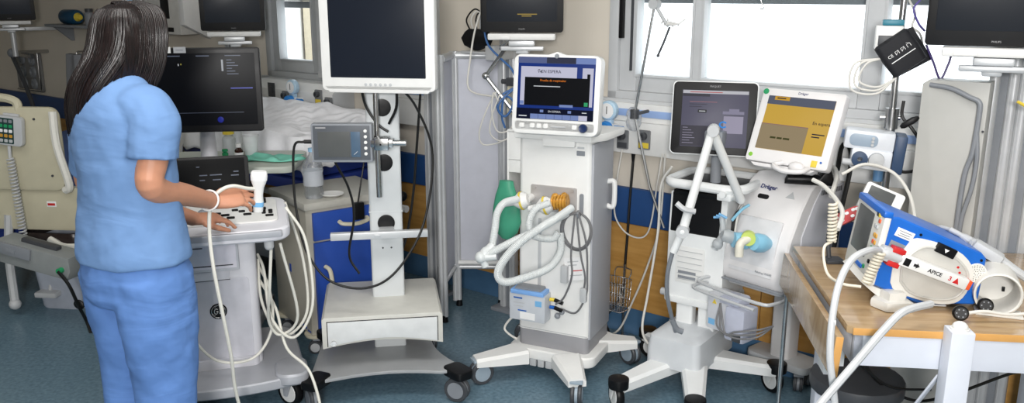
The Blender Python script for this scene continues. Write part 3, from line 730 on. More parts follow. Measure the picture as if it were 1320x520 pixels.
b = MB(); b.lathe([(.001, 0), (.04, 0), (.044, .02), (.04, .05), (.045, .08), (.041, .11), (.045, .14), (.04, .165), (.016, .2), (.014, .215), (.001, .215)]); b.build('body', m_pet, t)
b = MB(); b.cyl((0, 0, .214), (0, 0, .23), .017); b.build('cap', mat('pale blue cap', (150, 190, 220), .4), t)
b = MB(); b.lathe([(.0445, .06), (.0465, .08), (.043, .11), (.0465, .13)], seg=24); b.build('wrapper', mat('pale translucent wrap', (214, 218, 224), .3, alpha=.6), t)
t = thing('saucer', 'white dish beside the clear bottle on the cabinet', 'dish', (-.83, 3.83, .7355), 0)
b = MB(); b.lathe([(.001, 0), (.035, 0), (.055, .012), (.053, .014), (.03, .004), (.001, .004)]); b.build('dish', M_WHITE, t)

# ---------- stretcher bed with white sheets along the window wall ----------
t = thing('stretcher_bed', 'stretcher bed with blue frame and rumpled white sheets under the left window', 'bed', wp(-2.0, .56, 0), -37.93)
m_nav = mat('navy blue bed frame', (28, 46, 112), .4, var=.04)
b = MB(); b.bx((-.50, -.30, .66), (.64, .30, .72), .01); b.build('frame', m_nav, t)
b = MB(); b.bx((-.50, -.29, .72), (.62, .28, .88), .04); b.build('mattress', m_nav, t)
rows = []
for j in range(70):
    row = []
    v = j / 69
    for i in range(120):
        u = i / 119
        x = -.52 + 1.18 * u; y = -.34 + .66 * v
        d = min(u, 1 - u) * 1.36; e_ = v * .66
        z = .965 + .035 * noise.noise((x * 2.5, y * 5, .3)) + .028 * abs(noise.noise((x * 5 + y * 9, y * 4 - x * 2, 4.2))) - .02 * abs(noise.noise((x * 9 - y * 7, y * 10, 9.1))) + .05 * math.exp(-((v - .75) / .25) ** 2)
        if e_ < .10: z -= (.10 - e_) / .10 * .2; y = -.31 + e_ * .1 + .008 * math.sin(u * 40)
        if d < .06: z -= (.06 - d) / .06 * .16
        row.append((x, y, z))
    rows.append(row)
b = MB(); b.loft(rows, None, cap=False, closed=False)
o = b.build('sheet', mat('white bed sheet', (242, 242, 246), .85, bump=.25, bscale=30), t)
sm = o.modifiers.new('thick', 'SOLIDIFY'); sm.thickness = .006
for z, y in ((.60, .0), (.50, .05)):
    b = MB(); b.tube([(-.45, y, z), (.2, y, z), (.75, y + .02, z + .05), (.95, y + .04, z + .05)], .02, n=4); b.build('side_rail', M_WHITE, t)
b = MB(); b.tube([(.2, -.08, .60), (.6, -.06, .615), (1.0, -.0, .645)], .018, n=3); b.build('tilt_lever', m_nav, t)
b = MB(); b.sph((1.01, -.0, .645), .026); b.build('lever_knob', M_BLACK, t)
b = MB(); b.bx((-.42, -.22, .2), (.6, .22, .3), .03); b.bx((.3, -.05, .3), (.4, .05, .66), .01); b.bx((-.45, -.05, .3), (-.35, .05, .66), .01); b.build('undercarriage', M_GREYP, t)
for x in (-.38, .55):
    for y in (-.2, .2): castor(t, x, y, .07, .21, 15, M_DGREY, M_LGREY, M_GREYP, .03, False)

# ---------- cream hospital bed at the far left ----------
BD = V((-2.50, 4.27, 0))
t = thing('hospital_bed', 'cream hospital bed at the left edge seen from its foot end', 'bed', BD, -5)
m_cr = mat('cream bed panel', (192, 186, 162), .42, var=.03)
b = MB(T(-.26, -.0, .66, rx=0)); b.face(.96, .43, .05, .035, T(.0, 0, .215), .012); fp = b.build('foot_board', m_cr, t)
b = MB(T(-.26, 0, .66)); b.tube([(-.42, .02, .41), (-.40, .02, .46), (.1, .02, .475), (.25, .02, .46), (.27, .02, .41)], .022, n=6); b.build('grab_handle', m_cr, fp)
b = MB(); b.tube([(.205, -.005, 1.07), (.21, -.012, .9), (.25, -.012, .7), (.22, -.005, .665)], .02, n=5); b.build('edge_trim', M_WHITE2, fp)
for (x, z) in ((.10, 1.03), (.16, .74)):
    b = MB(); b.cyl((x, -.001, z), (x, -.006, z), .006, seg=10); b.build('bolt', M_DGREY, fp)
b = MB(); b.bx((-.66, .02, .44), (.42, .08, .675), .02); b.bx((-.6, .06, .5), (.36, 1.7, .56), .01); b.build('bed_frame', m_cr, t)
b = MB(); b.face(.05, .03, .003, .002, T(.12, .018, .585), .0005); b.build('warning_label', M_PAPER, t)
b = MB(); b.face(.08, .03, .003, .002, T(.36, .018, .46), .0005); b.build('warning_label', M_PAPER, t)
b = MB(); b.bx((.1, .0165, .578), (.14, .0176, .590), 0); b.build('label_print', M_RED, t)
b = MB(); b.bx((.33, .0165, .45), (.38, .0176, .464), 0); b.build('label_print', M_RED, t)
b = MB(); b.bx((-.6, .06, .60), (.40, 1.72, .76), .03); b.build('mattress', mat('slate blue mattress', (70, 96, 150), .6, bump=.1), t)
for k in range(2):
    b = MB(); y0 = .04 + k * .84
    b.prism(rrect(.78, .46, .1), .04, T(.435, y0 + .41, .77) @ Mx(((0, 0, 1, 0), (1, 0, 0, 0), (0, 1, 0, 0), (0, 0, 0, 1))), .012); b.build('side_rail', m_cr, t)
b = MB(); b.tube([(.455, .03, .99), (.455, .1, 1.06), (.455, .6, 1.12), (.455, .8, 1.08)], .028, n=6); b.build('rail_cap', m_cr, t)
b = MB(); b.bx((-.66, 1.72, .5), (.42, 1.77, 1.15), .03); b.build('head_board', m_cr, t)
b = MB(); b.tube([(.1, -.0, .40), (.2, -.03, .37), (.38, -.03, .39), (.42, .02, .42)], .02, n=5); b.build('bumper', M_WHITE2, t)
for (x, y) in ((-.55, .2), (.3, .2), (-.55, 1.5), (.3, 1.5)):
    b = MB(); b.bx((x - .03, y - .03, .14), (x + .03, y + .03, .48), .006); b.build('leg', M_LGREY, t)
    castor(t, x, y, .065, .15, 25, M_DGREY, M_GREYP, M_GREYP, .028, False)
b = MB(); b.bx((-.5, .3, .2), (.25, 1.6, .34), .02); b.build('chassis', M_DGREY, t)
b = MB(); b.bx((-.62, .1, .35), (-.1, .5, .5), .03); b.build('blue_cover', m_nav, t)
b = MB(); b.tube([(-.13, .03, .52), (-.14, .0, .3), (-.1, -.06, .08)], .022, n=4); b.sph((-.1, -.062, .06), .03); b.build('prop_leg', M_LGREY, t)
b = MB(); b.tube([(.03, .1, .4), (.04, .06, .2), (.04, .03, .1)], .01); b.bx((-.02, -.02, .08), (.1, .06, .11), .01); b.build('brake_pedal', M_LGREY, t)
# handset hung on the foot board
p = T(BD.x, BD.y, 0, rz=-5)
def bedp(x, y, z): return p @ V((x, y, z))
t = thing('bed_handset', 'bed control handset with coloured keys hooked on the cream foot board', 'remote control', bedp(-.03, -.012, .885), -5)
b = MB(T(0, 0, 0, ry=6)); b.face(.15, .15, .02, .03, T(0, -.03, .09), .006); b.bx((-.04, -.004, .15), (.04, .012, .175), .004); b.build('body', M_LGREY, t)
b = MB(T(0, 0, 0, ry=6)); b.face(.105, .13, .006, .003, T(-.02, -.031, .09), .0006); kp = b.build('keypad', mat('dark green keypad', (34, 62, 60), .4), t)
for r_ in range(5):
    for c_ in range(4):
        b = MB(T(0, 0, 0, ry=6)); b.face(.018, .016, .004, .003, T(-.058 + c_ * .025, -.0335, .04 + r_ * .025), .001)
        b.build('key', [M_LGREY, mat('amber key', (200, 150, 60), .4), M_PAPER, M_GREEN, M_GREYP][(r_ + (c_ == 0) * 2) % 5], kp)
b = MB(T(0, 0, 0, ry=6)); b.face(.022, .14, .004, .003, T(-.085, -.0312, .09), .0006); b.build('yellow_edge', mat('amber key', (200, 150, 60), .4), t)
def coil(p0, p1, r, turns, wr, seg=6, per=10):
    p0, p1 = V(p0), V(p1); d = (p1 - p0); u = d.normalized()
    x = u.cross(V((0, 1, .2))).normalized(); y = u.cross(x)
    n = turns * per
    return [p0 + d * (i / n) + (x * math.cos(2 * PI * i / per) + y * math.sin(2 * PI * i / per)) * r for i in range(n + 1)]
b = MB(); b.tube([(0, -.02, .012), (.0, -.025, -.05)], .008); b.tube(coil((0, -.025, -.05), (.01, -.02, -.5), .016, 26, .004), .0045, 6, 2); b.build('coil_cord', M_LGREY, t)

# grey pump box hung from the bed, bin beside it
t = thing('mattress_pump', 'grey box slung under the bed foot with a black cable', 'pump', bedp(.18, -.22, .325), -12)
b = MB(T(0, 0, 0, ry=11)); b.prism([(-.2, .0), (.2, .0), (.215, .05), (.2, .115), (-.2, .115), (-.215, .05)], .13, T(0, .065, 0) @ XZ, .01); b.build('body', mat('grey pump casing', (138, 142, 142), .45), t)
b = MB(T(0, 0, 0, ry=11)); b.bx((-.2, -.08, .055), (.0, -.064, .112), .004); b.bx((-.13, -.0825, .07), (-.08, -.079, .09), .001); b.build('front_plate', M_GREYP, t)
b = MB(T(0, 0, 0, ry=11)); b.bx((-.1, -.02, .11), (.1, .02, .135), .008); b.build('carry_handle', M_DGREY, t)
b = MB(T(0, 0, 0, ry=11)); b.cyl((.17, -.064, .05), (.17, -.09, .05), .014); b.build('plug', M_GREEN, t)
b = MB(T(0, 0, 0, ry=11)); b.tube([(.17, -.09, .05), (.24, -.1, .0), (.27, -.06, -.12), (.27, 0, -.22), (.33, -.02, -.3)], .008); b.sph((.255, -.04, -.12), (.03, .012, .025)); b.build('cable', M_BCABLE, t)
t = thing('waste_bin', 'pale grey waste bin lined with dark bag beside the bed foot', 'bin', (-2.40, 4.40, 0), -8)
b = MB()
rings = [[(x, y, z) for (x, y) in rrect(w_, w_ * .8, .05)] for (w_, z) in ((.24, 0), (.25, .01), (.31, .40), (.33, .405), (.33, .42), (.30, .42), (.24, .02))]
b.loft(rings); b.build('bucket', mat('bluish white bin plastic', (176, 182, 194), .45), t)
b = MB(); b.loft([[(x, y, z) for (x, y) in rrect(w_, w_ * .8, .05)] for (w_, z) in ((.336, .37), (.342, .41), (.33, .43), (.29, .428), (.28, .38))], cap=False); b.build('liner', mat('black bin liner', (44, 36, 34), .3, bump=.4, bscale=40), t)
# ---------- ultrasound machine ----------
US = V((-1.22, 3.36, 0)); UA = 17
UM = T(US.x, US.y, 0, rz=UA)
t = thing('ultrasound_machine', 'white wheeled ultrasound machine with black screen in front of the woman', 'ultrasound machine', US, UA)
m_us = mat('ultrasound white', (216, 216, 222), .38, var=.02)
m_usg = mat('ultrasound silver grey', (176, 178, 184), .35, metal=.15, var=.03)
b = MB()
# base: curved front bumper and two side legs
o = []
for i in range(13):
    a = -1 + 2 * i / 12; o.append((a * .30, -.30 - .05 * (1 - a * a)))
o += [(.32, -.22), (.30, .2), (.24, .26), (-.24, .26), (-.30, .2), (-.32, -.22)]
b.prism(o, .045, T(0, 0, .115), .014, bseg=3)
for sx in (-1, 1): b.prism(rrect(.13, .19, .05), .05, T(sx * .265, -.24, .125), .02, bseg=3)
b.build('base', m_usg, t)
for (x, y, rz) in ((-.26, -.25, -25), (.27, -.25, 40), (-.22, .2, 10), (.23, .2, 35)):
    castor(t, x, y, .062, .135, rz, M_BLACK, M_WHITE, m_usg, .034, False)
b = MB()
b.prism(rrect(.315, .36, .03), .54, T(0, .04, .155), .012); b.prism(rrect(.29, .2, .03), .05, T(0, -.06, .15), .01)
bd = b.build('body', m_us, t)
b = MB(); b.prism(rrect(.30, .30, .03), .10, T(0, .05, .69), .01); b.cyl((0, .05, .72), (0, .05, .80), .07); b.build('lift_column', m_usg, t)
b = MB(); b.face(.25, .36, .02, .006, T(0, -.1435, .36), .003); fp = b.build('front_panel', mat('front panel white', (206, 206, 214), .4), bd)
b = MB(); b.face(.145, .038, .003, .004, T(-.02, -.147, .555), .002); b.build('drive_slot', m_us, bd)
b = MB(); b.bx((-.094, -.1475, .5345), (.054, -.1448, .5365), 0); b.build('slot_line', M_DGREY, bd)
# maker badge: black disc with cursive letters and ring
b = MB(); b.lathe([(.001, 0), (.031, 0), (.033, .002), (.031, .004), (.001, .004)], M=T(.0, -.144, .405, rx=90), seg=32); bg_ = b.build('badge', M_BLACK, fp)
b = MB(); b.tube([(.027 * math.cos(2 * PI * i / 24), -.149, .405 + .027 * math.sin(2 * PI * i / 24)) for i in range(25)], .0012, 6, 1, closed=True); b.build('badge_ring', M_CHROME, bg_)
for k in range(4):
    b = MB(); a0 = k * PI / 2
    b.tube([(.0 + math.cos(a0 + q) * (.023 + .002 * math.sin(q * 6)), -.149, .405 + math.sin(a0 + q) * (.023 + .002 * math.sin(q * 6))) for q in (.15, .4, .7, .9)], .001, 5, 3); b.build('badge_swirl', M_CHROME, bg_)
for dx, pts in ((-.009, [(.006, .009), (-.001, .012), (-.007, .004), (-.006, -.006), (0, -.01), (.006, -.004), (.001, .0), (.008, .0)]), (.009, [(.005, .010), (-.003, .011), (-.004, .003), (.002, .001), (-.005, -.003), (-.004, -.010), (.004, -.009), (.007, -.005)])):
    b = MB(); b.tube([(dx + x, -.149, .405 + z) for x, z in pts], .0019, 6, 6); b.build('badge_letter', M_CHROME, bg_)
# laminated card on the front
b = MB(T(-.01, -.155, .655, rx=-4)); b.face(.205, .155, .006, .005, None, .001); cd = b.build('card_holder', mat('clear grey card sleeve', (200, 202, 208), .2), t)
b = MB(T(-.01, -.1562, .65, rx=-4)); b.face(.188, .125, .002, .001, None, .0003); b.build('paper_card', mat('lavender white paper', (226, 224, 234), .5), cd)
b = MB(T(-.01, -.1574, .65, rx=-4)); b.bx((-.085, -.0004, .047), (-.073, 0, .058), 0); b.build('red_mark', M_RED, cd)
for i, (x0, x1, z) in enumerate([(-.062, -.03, .052), (-.02, .085, .052), (-.055, .08, .038), (-.08, -.03, .024), (-.08, .08, -.05)]):
    b = MB(T(-.01, -.1574, .65, rx=-4)); b.bx((x0, -.0004, z - .0022), (x1, 0, z + .0022), 0); b.build('print_line', M_DGREY, cd)
# console
ZC = .84
b = MB(T(0, 0, ZC, rx=4))
o = rrect(.60, .42, .07, 6, -.01, -.24)
b.prism(o, .05, T(0, 0, -.05), .018, bseg=3); cs = b.build('console', m_us, t)
b = MB(T(0, 0, ZC, rx=4)); b.prism(rrect(.54, .02, .009, 4, -.01, -.445), .025, T(0, 0, -.03), .005); b.build('front_grip', m_usg, cs)
b = MB(T(0, 0, ZC, rx=4)); b.prism(rrect(.52, .28, .03, 5, -.01, -.225), .008, T(0, 0, .0), .003); kb = b.build('key_bed', M_WHITE, cs)
def key(x, y, w_, h_, m, r=.004, z=.008, hh=.006, name='key'):
    b = MB(T(0, 0, ZC, rx=4)); b.prism(rrect(w_, h_, r, 3), hh, T(x, y, z), .0015); b.build(name, m, kb)
random.seed(3)
for r_ in range(3):
    for c_ in range(12):
        x = -.2 + c_ * .035; y = -.115 - r_ * .03
        if abs(x) < .07 and r_ > 0: continue
        key(x, y, .022, .016, [M_WHITE, M_LGREY, M_DGREY, M_LGREY][random.randrange(4)])
for (x, y, w_, h_) in ((.03, -.25, .03, .014), (.06, -.275, .032, .014), (.095, -.22, .024, .012), (.12, -.24, .024, .012), (.02, -.30, .04, .018), (.19, -.18, .018, .03), (.20, -.22, .02, .02), (.14, -.28, .03, .012), (-.06, -.3, .03, .014), (-.09, -.26, .024, .012), (.225, -.25, .016, .012), (.225, -.275, .016, .012), (.2, -.25, .016, .012), (.2, -.275, .016, .012), (.165, -.21, .02, .028), (.165, -.25, .02, .012), (.22, -.31, .03, .012), (.08, -.31, .03, .014)):
    key(x, y, w_, h_, M_BLACK, .006)
for (x, y) in ((.17, -.16), (.2, -.135), (-.18, -.24)):
    b = MB(T(0, 0, ZC, rx=4)); b.lathe([(.001, .008), (.013, .008), (.012, .026), (.001, .027)], (x, y, 0), seg=18); b.build('knob', M_BLACK, kb)
b = MB(T(0, 0, ZC, rx=4)); b.lathe([(.001, .008), (.034, .008), (.034, .012), (.027, .012), (.001, .012)], (-.02, -.25, 0)); b.sph((-.02, -.25, .008), .023); b.build('trackball', M_GREYP, kb)
# touch panel
b = MB(T(-.015, -.045, ZC + .02, rx=-22)); b.face(.34, .17, .016, .026, T(0, 0, .075), .006); tp = b.build('touch_panel', M_BLACK, t)
b = MB(T(-.015, -.045, ZC + .02, rx=-22)); b.face(.31, .14, .004, .002, T(0, -.001, .078), .0005); b.build('touch_glass', M_SCR, tp)
m_dim = mat('dim screen print', (70, 76, 90), .3, var=0, emit=(84, 92, 110), es=.35)
for (x, z, w_) in ((-.02, .08, .03), (.02, .08, .045), (.1, .075, .03), (-.02, .06, .02), (.03, .06, .03), (.11, .09, .02), (-.03, .115, .012)):
    b = MB(T(-.015, -.045, ZC + .02, rx=-22)); b.bx((x, -.0034, z), (x + w_, -.003, z + .004), 0); b.build('touch_text', m_dim, tp)
# monitor
MZ = 1.105
b = MB(); b.tube([(0, .12, .78), (0, .17, .92), (0, .16, 1.1), (0, .15, 1.25)], lambda q: .062 - .03 * q, 16, 5, flat=.7); b.sph((-.04, .125, 1.25), .04); b.build('monitor_arm', m_us, t)
b = MB(T(-.045, .045, MZ, rz=-8, rx=-3)); b.face(.545, .335, .012, .028, T(0, 0, .165), .005); b.face(.45, .27, .02, .03, T(0, .028, .165), .01); mo = b.build('monitor', M_BLACK, t)
b = MB(T(-.045, .045, MZ, rz=-8, rx=-3)); b.face(.505, .285, .003, .002, T(0, -.001, .168), .0004); b.build('screen', mat('black lcd glass', (8, 9, 12), .35, var=0, spec=.12, emit=(16, 18, 24), es=.25), mo)
def mtx(name, x, z, w_, h_, m):
    b = MB(T(-.045, .045, MZ, rz=-8, rx=-3)); b.bx((x, -.0036, z), (x + w_, -.0029, z + h_), 0); b.build(name, m, mo)
mtx('screen_text', -.12, .298, .09, .004, m_dim); mtx('screen_text', .03, .298, .05, .004, m_dim); mtx('screen_text', .14, .299, .06, .003, m_dim)
mtx('grey_scale_bar', .125, .24, .007, .045, screen('pale scale', (190, 194, 200), .7))
for i in range(6): mtx('screen_text', .145, .282 - i * .011, .02 + .012 * (i % 3), .003, m_dim)
mtx('screen_text', .155, .17, .085, .004, mat('dim blue print', (60, 66, 140), .3, var=0, emit=(62, 70, 150), es=.4))
mtx('cursor_line', -.2, .075, .40, .0015, m_dim)
mtx('screen_text', -.03, .265, .004, .006, screen('yellow tick', (190, 180, 90), .5)); mtx('screen_text', -.04, .262, .004, .008, screen('pale scale', (190, 194, 200), .7))
b = MB(T(-.045, .045, MZ, rz=-8, rx=-3)); b.sph((.108, -.003, .047), (.012, .001, .012)); b.build('blue_cursor', screen('deep blue glow', (40, 52, 170), .5), mo)
for (x, w_, m) in ((-.115, .052, M_PAPER), (-.052, .046, mat('pale grey label', (176, 178, 182), .5))):
    b = MB(T(-.045, .045, MZ, rz=-8, rx=-3)); b.bx((x, -.0022, .312), (x + w_, -.0005, .336), 0); st = b.build('sticker', m, mo)
    b = MB(T(-.045, .045, MZ, rz=-8, rx=-3)); b.bx((x + .008, -.003, .322), (x + w_ - .01, -.0022, .325), 0); b.build('sticker_print', M_GREYP, st)
b = MB(); b.cyl((.21, -.40, .77), (.21, -.40, .735), .018); b.sph((.21, -.4, .735), .018); b.build('hook', M_LGREY, t)
m_pc = mat('cream probe cable', (222, 220, 210), .45, var=.02)
for pts in ([(.285, -.12, .83), (.34, -.14, .6), (.34, -.2, .38), (.24, -.22, .30), (.17, -.15, .42), (.165, -.05, .58)],
            [(.285, -.205, .83), (.35, -.25, .7), (.36, -.3, .45), (.28, -.3, .32), (.2, -.26, .40), (.185, -.15, .56), (.165, -.05, .6)],
            [(.22, -.40, .76), (.2, -.38, .55), (.19, -.30, .4), (.23, -.28, .33), (.3, -.32, .42), (.25, -.40, .74)],
            [(.165, -.05, .55), (.2, -.2, .5), (.2, -.25, .35), (.12, -.27, .24), (-.02, -.27, .25), (-.12, -.24, .38), (-.17, -.2, .5)],
            [(.165, -.08, .5), (.22, -.22, .42), (.25, -.3, .28), (.33, -.38, .2), (.36, -.44, .03), (.3, -.5, .01)]):
    b = MB(); b.tube(pts, .0058, 8, 8); b.build('probe_cable', m_pc, t)
# probe in the woman's hand
PH = at(333, 262, 2.84)
t2 = thing('ultrasound_probe', 'white ultrasound probe held in the right hand over the console', 'probe', PH, UA)
b = MB(T(0, 0, 0, rx=6, ry=5) @ Mx.Scale(1.06, 4)); b.loft([[(x, y, z) for (x, y) in rrect(w_, d_, min(w_, d_) * .45, 5)] for (w_, d_, z) in ((.012, .012, -.03), (.03, .024, -.028), (.034, .026, .0), (.028, .022, .03), (.034, .026, .055), (.046, .03, .072), (.05, .03, .09))]); b.build('handle', M_WHITE, t2)
b = MB(T(0, 0, 0, rx=6, ry=5) @ Mx.Scale(1.06, 4)); b.loft([[(x, y, z) for (x, y) in rrect(w_, d_, min(w_, d_) * .45, 5)] for (w_, d_, z) in ((.0512, .031, .078), (.053, .032, .092), (.05, .03, .104), (.044, .024, .108))]); b.build('lens', mat('pale lens', (232, 232, 232), .3), t2)
b = MB(T(0, 0, 0, rx=6, ry=5) @ Mx.Scale(1.06, 4)); b.loft([[(x, y, z) for (x, y) in rrect(w_, d_, min(w_, d_) * .45, 5)] for (w_, d_, z) in ((.0345, .0265, -.01), (.0345, .0265, .005))]); b.build('grey_band', M_LBLUE, t2)
inv = (T(PH.x, PH.y, PH.z, rz=UA)).inverted()
b = MB(); b.tube([inv @ V(p) for p in ((PH + V((0, -.0, .05))), at(318, 243, 2.80), at(300, 240, 2.76), at(284, 246, 2.74), at(272, 262, 2.73), at(270, 300, 2.72), at(276, 350, 2.70), at(288, 410, 2.72), at(298, 460, 2.76), at(303, 500, 2.80), at(312, 530, 2.84), at(330, 545, 2.88))], .0062, 8, 8); b.build('cable', m_pc, t2)
# ---------- the woman at the ultrasound ----------
WO = V((-1.155, 2.52, 0)); WR_ = 146
wt = thing('person', 'woman in light blue scrubs with long dark hair standing at the ultrasound, back turned', 'person', WO, WR_)
WI = T(WO.x, WO.y, 0, rz=WR_).inverted()
def L(r, f, z): return V((-r, -f, z))            # her right, her front, height
def Wd(p): return WI @ V(p)                       # world point to her frame
m_skin = mat('skin', (194, 138, 110), .5, var=.05, scale=30, sss=.08)
m_scrub = mat('light blue scrub cloth', (104, 138, 184), .85, var=.03, bump=.12, bscale=500)
m_hair = mat('dark brown hair', (38, 25, 24), .36, var=0, spec=.5)
nt = m_hair.node_tree; bb = nt.nodes['Principled BSDF']; tc = nt.nodes.new('ShaderNodeTexCoord'); mp = nt.nodes.new('ShaderNodeMapping')
mp.inputs['Scale'].default_value = (160, 160, 5); nz = nt.nodes.new('ShaderNodeTexNoise'); nz.inputs['Scale'].default_value = 1; nz.inputs['Detail'].default_value = 5
cr = nt.nodes.new('ShaderNodeValToRGB'); cr.color_ramp.elements[0].position = .35; cr.color_ramp.elements[0].color = lin((10, 6, 6)); cr.color_ramp.elements[1].position = .75; cr.color_ramp.elements[1].color = lin((34, 21, 20))
bp = nt.nodes.new('ShaderNodeBump'); bp.inputs['Strength'].default_value = .35; bp.inputs['Distance'].default_value = .004
nt.links.new(tc.outputs['Object'], mp.inputs['Vector']); nt.links.new(mp.outputs['Vector'], nz.inputs['Vector']); nt.links.new(nz.outputs['Fac'], cr.inputs['Fac'])
nt.links.new(cr.outputs['Color'], bb.inputs['Base Color']); nt.links.new(nz.outputs['Fac'], bp.inputs['Height']); nt.links.new(bp.outputs['Normal'], bb.inputs['Normal'])

def cloth_folds(m, rot, scl, dist, strength=.7):
    nt = m.node_tree; bb = nt.nodes['Principled BSDF']; tc = nt.nodes.new('ShaderNodeTexCoord'); mp = nt.nodes.new('ShaderNodeMapping')
    mp.inputs['Rotation'].default_value = [R(v) for v in rot]; mp.inputs['Scale'].default_value = scl
    nz = nt.nodes.new('ShaderNodeTexNoise'); nz.inputs['Scale'].default_value = 1; nz.inputs['Detail'].default_value = 3; nz.inputs['Roughness'].default_value = .4; nz.inputs['Distortion'].default_value = .8
    bp = nt.nodes.new('ShaderNodeBump'); bp.inputs['Strength'].default_value = strength; bp.inputs['Distance'].default_value = dist
    nt.links.new(tc.outputs['Object'], mp.inputs['Vector']); nt.links.new(mp.outputs['Vector'], nz.inputs['Vector']); nt.links.new(nz.outputs['Fac'], bp.inputs['Height'])
    old = bb.inputs['Normal'].links[0].from_socket if bb.inputs['Normal'].links else None
    if old is not None: nt.links.new(bp.outputs['Normal'], old.node.inputs['Normal'])
    else: nt.links.new(bp.outputs['Normal'], bb.inputs['Normal'])
cloth_folds(m_scrub, (0, 40, 20), (3, 3, 9), .02)
def ring(c, a, b_, n=28, rot=0, ripple=0, k=7, ph=0):
    """horizontal ellipse about c: half width a (right), b_ (front)"""
    c = V(c); out = []
    for i in range(n):
        q = 2 * PI * i / n; s = 1 + ripple * math.sin(k * q + ph)
        x = a * math.cos(q) * s; y = b_ * math.sin(q) * s
        out.append((c.x + x * math.cos(rot) - y * math.sin(rot), c.y + x * math.sin(rot) + y * math.cos(rot), c.z))
    return out
def remesh(o, vox, sm=4, fac=.5):
    m = o.modifiers.new('remesh', 'REMESH'); m.mode = 'VOXEL'; m.voxel_size = vox; m.use_smooth_shade = True
    s = o.modifiers.new('smooth', 'SMOOTH'); s.iterations = sm; s.factor = fac
    return o
# joints
SR = L(.158, .0, 1.325); SL = L(-.15, .0, 1.315)
ER = Wd(at(196, 241, 2.40)); HR = Wd(at(275, 260, 2.74)); FR_ = Wd(at(330, 249, 2.82))
EL = Wd(at(116, 238, 2.74)); HL = Wd(at(252, 283, 2.86)); FL_ = Wd(at(284, 280, 2.93))
HEADC = L(.02, .045, 1.515)
HA = math.radians(-8)     # head turned to her right

def limb(b, pts, rad, seg=16, n=6):
    k = len(rad) - 1
    def f(tt):
        q = tt * k; i = min(int(q), k - 1); e = q - i
        return rad[i] * (1 - e) + rad[i + 1] * e
    b.tube(pts, f, seg, n)
def hand(b, W, F, up, curl, spread=.019, thumb_side=1, s=1.0, thumb_bend=.3):
    """palm and five fingers from wrist W towards F; up = back of the hand"""
    d = (F - W).normalized(); sd = d.cross(up).normalized(); u = sd.cross(d).normalized()
    pc = W + d * .045 * s
    rings = []
    for (q, w_, h_) in ((-.01, .026, .02), (.01, .030, .021), (.035, .038, .019), (.065, .041, .016), (.083, .039, .013), (.092, .03, .009)):
        c = W + d * q * s
        rings.append([c + sd * (w_ * s * math.cos(a)) + u * (h_ * s * math.sin(a)) for a in [2 * PI * i / 16 for i in range(16)]])
    b.loft(rings)
    lens = (.070, .080, .074, .058)
    for i in range(4):
        off = (1.5 - i) * spread * thumb_side
        p = W + d * (.078 - .004 * abs(i - 1.2)) * s + sd * off * s
        a = 0.12; pts = [p]; c = curl[i]
        for j, fr in enumerate((.45, .32, .26)):
            a += c * (.6, 1.0, .8)[j]
            v = d * math.cos(a) - u * math.sin(a) + sd * (1.5 - i) * .06 * thumb_side
            p = p + v * lens[i] * fr * s; pts.append(p)
        b.tube(pts, lambda q: (.0088 - .0022 * q) * s, 10, 5)
        b.sph(pts[-1], .0066 * s, seg=10, rings=6)
    p = W + d * .02 * s + sd * .028 * thumb_side * s - u * .006 * s
    v1 = (d * .72 + sd * .6 * thumb_side - u * .25).normalized(); v2 = (d * .95 + sd * (.35 - thumb_bend) * thumb_side - u * .3).normalized()
    pts = [p, p + v1 * .036 * s, p + v1 * .036 * s + v2 * .032 * s, p + v1 * .036 * s + v2 * .058 * s]
    b.tube(pts, lambda q: (.013 - .005 * q) * s, 10, 5); b.sph(pts[-1], .008 * s, seg=10, rings=6)

b = MB()
# head with face, neck, torso core, arms, legs: one continuous body
hx = Mx.Translation(HEADC) @ Mx.Rotation(HA, 4, 'Z') @ Mx.Rotation(R(12), 4, 'X')
b.sph((0, .01, .015), (.066, .084, .092), hx); b.sph((0, -.03, -.05), (.056, .06, .062), hx); b.sph((0, -.052, -.088), (.026, .024, .02), hx)
b.loft([[V((x, y, z)) for x, y in ((-.010, 0), (.010, 0), (0, -.012))] for z in (.02,)] + [[V((x, y - .082 - .018 * q, .02 - .04 * q)) for x, y in ((-.008 - .006 * q, .012), (.008 + .006 * q, .012), (0, -.008))] for q in (0.2, .6, 1)], hx)
for sx in (-1, 1): b.sph((sx * .060, .006, -.012), (.010, .018, .03), hx)
b.sph((0, -.082, -.058), (.02, .008, .006), hx)
limb(b, [HEADC + V((0, .02, -.04)), L(.008, .012, 1.43), L(0, -.02, 1.34)], [.05, .049, .06])
b.loft([ring(L(0, -.005, z), a, f_) for (z, a, f_) in ((.76, .145, .10), (.86, .16, .115), (.96, .145, .10), (1.06, .135, .095), (1.18, .15, .10), (1.27, .155, .09), (1.33, .125, .07), (1.37, .06, .05))])
limb(b, [SR, SR * .4 + ER * .6, ER, ER * .45 + HR * .55, HR], [.05, .047, .04, .041, .033, .027])
limb(b, [SL, SL * .4 + EL * .6, EL, EL * .45 + HL * .55, HL], [.05, .044, .037, .038, .031, .026])
hand(b, HR, FR_, Wd(WO + V((-.1, -.75, .75))) , (.18, .28, .4, .5), thumb_side=-1, s=1.06)
hand(b, HL, FL_, Wd(WO + V((0, -.25, 1))), (.25, .3, .35, .4), thumb_side=1)
FEET = ((.082, .02), (-.10, .03))
for (r_, f_) in FEET:
    limb(b, [L(r_ * .9, 0, .80), L(r_, .01, .45), L(r_, .0, .10)], [.08, .062, .05, .038])
    b.sph(L(r_, .05, .05), (.04, .10, .035))
bo = b.build('body', m_skin, wt); remesh(bo, .0042, 3)
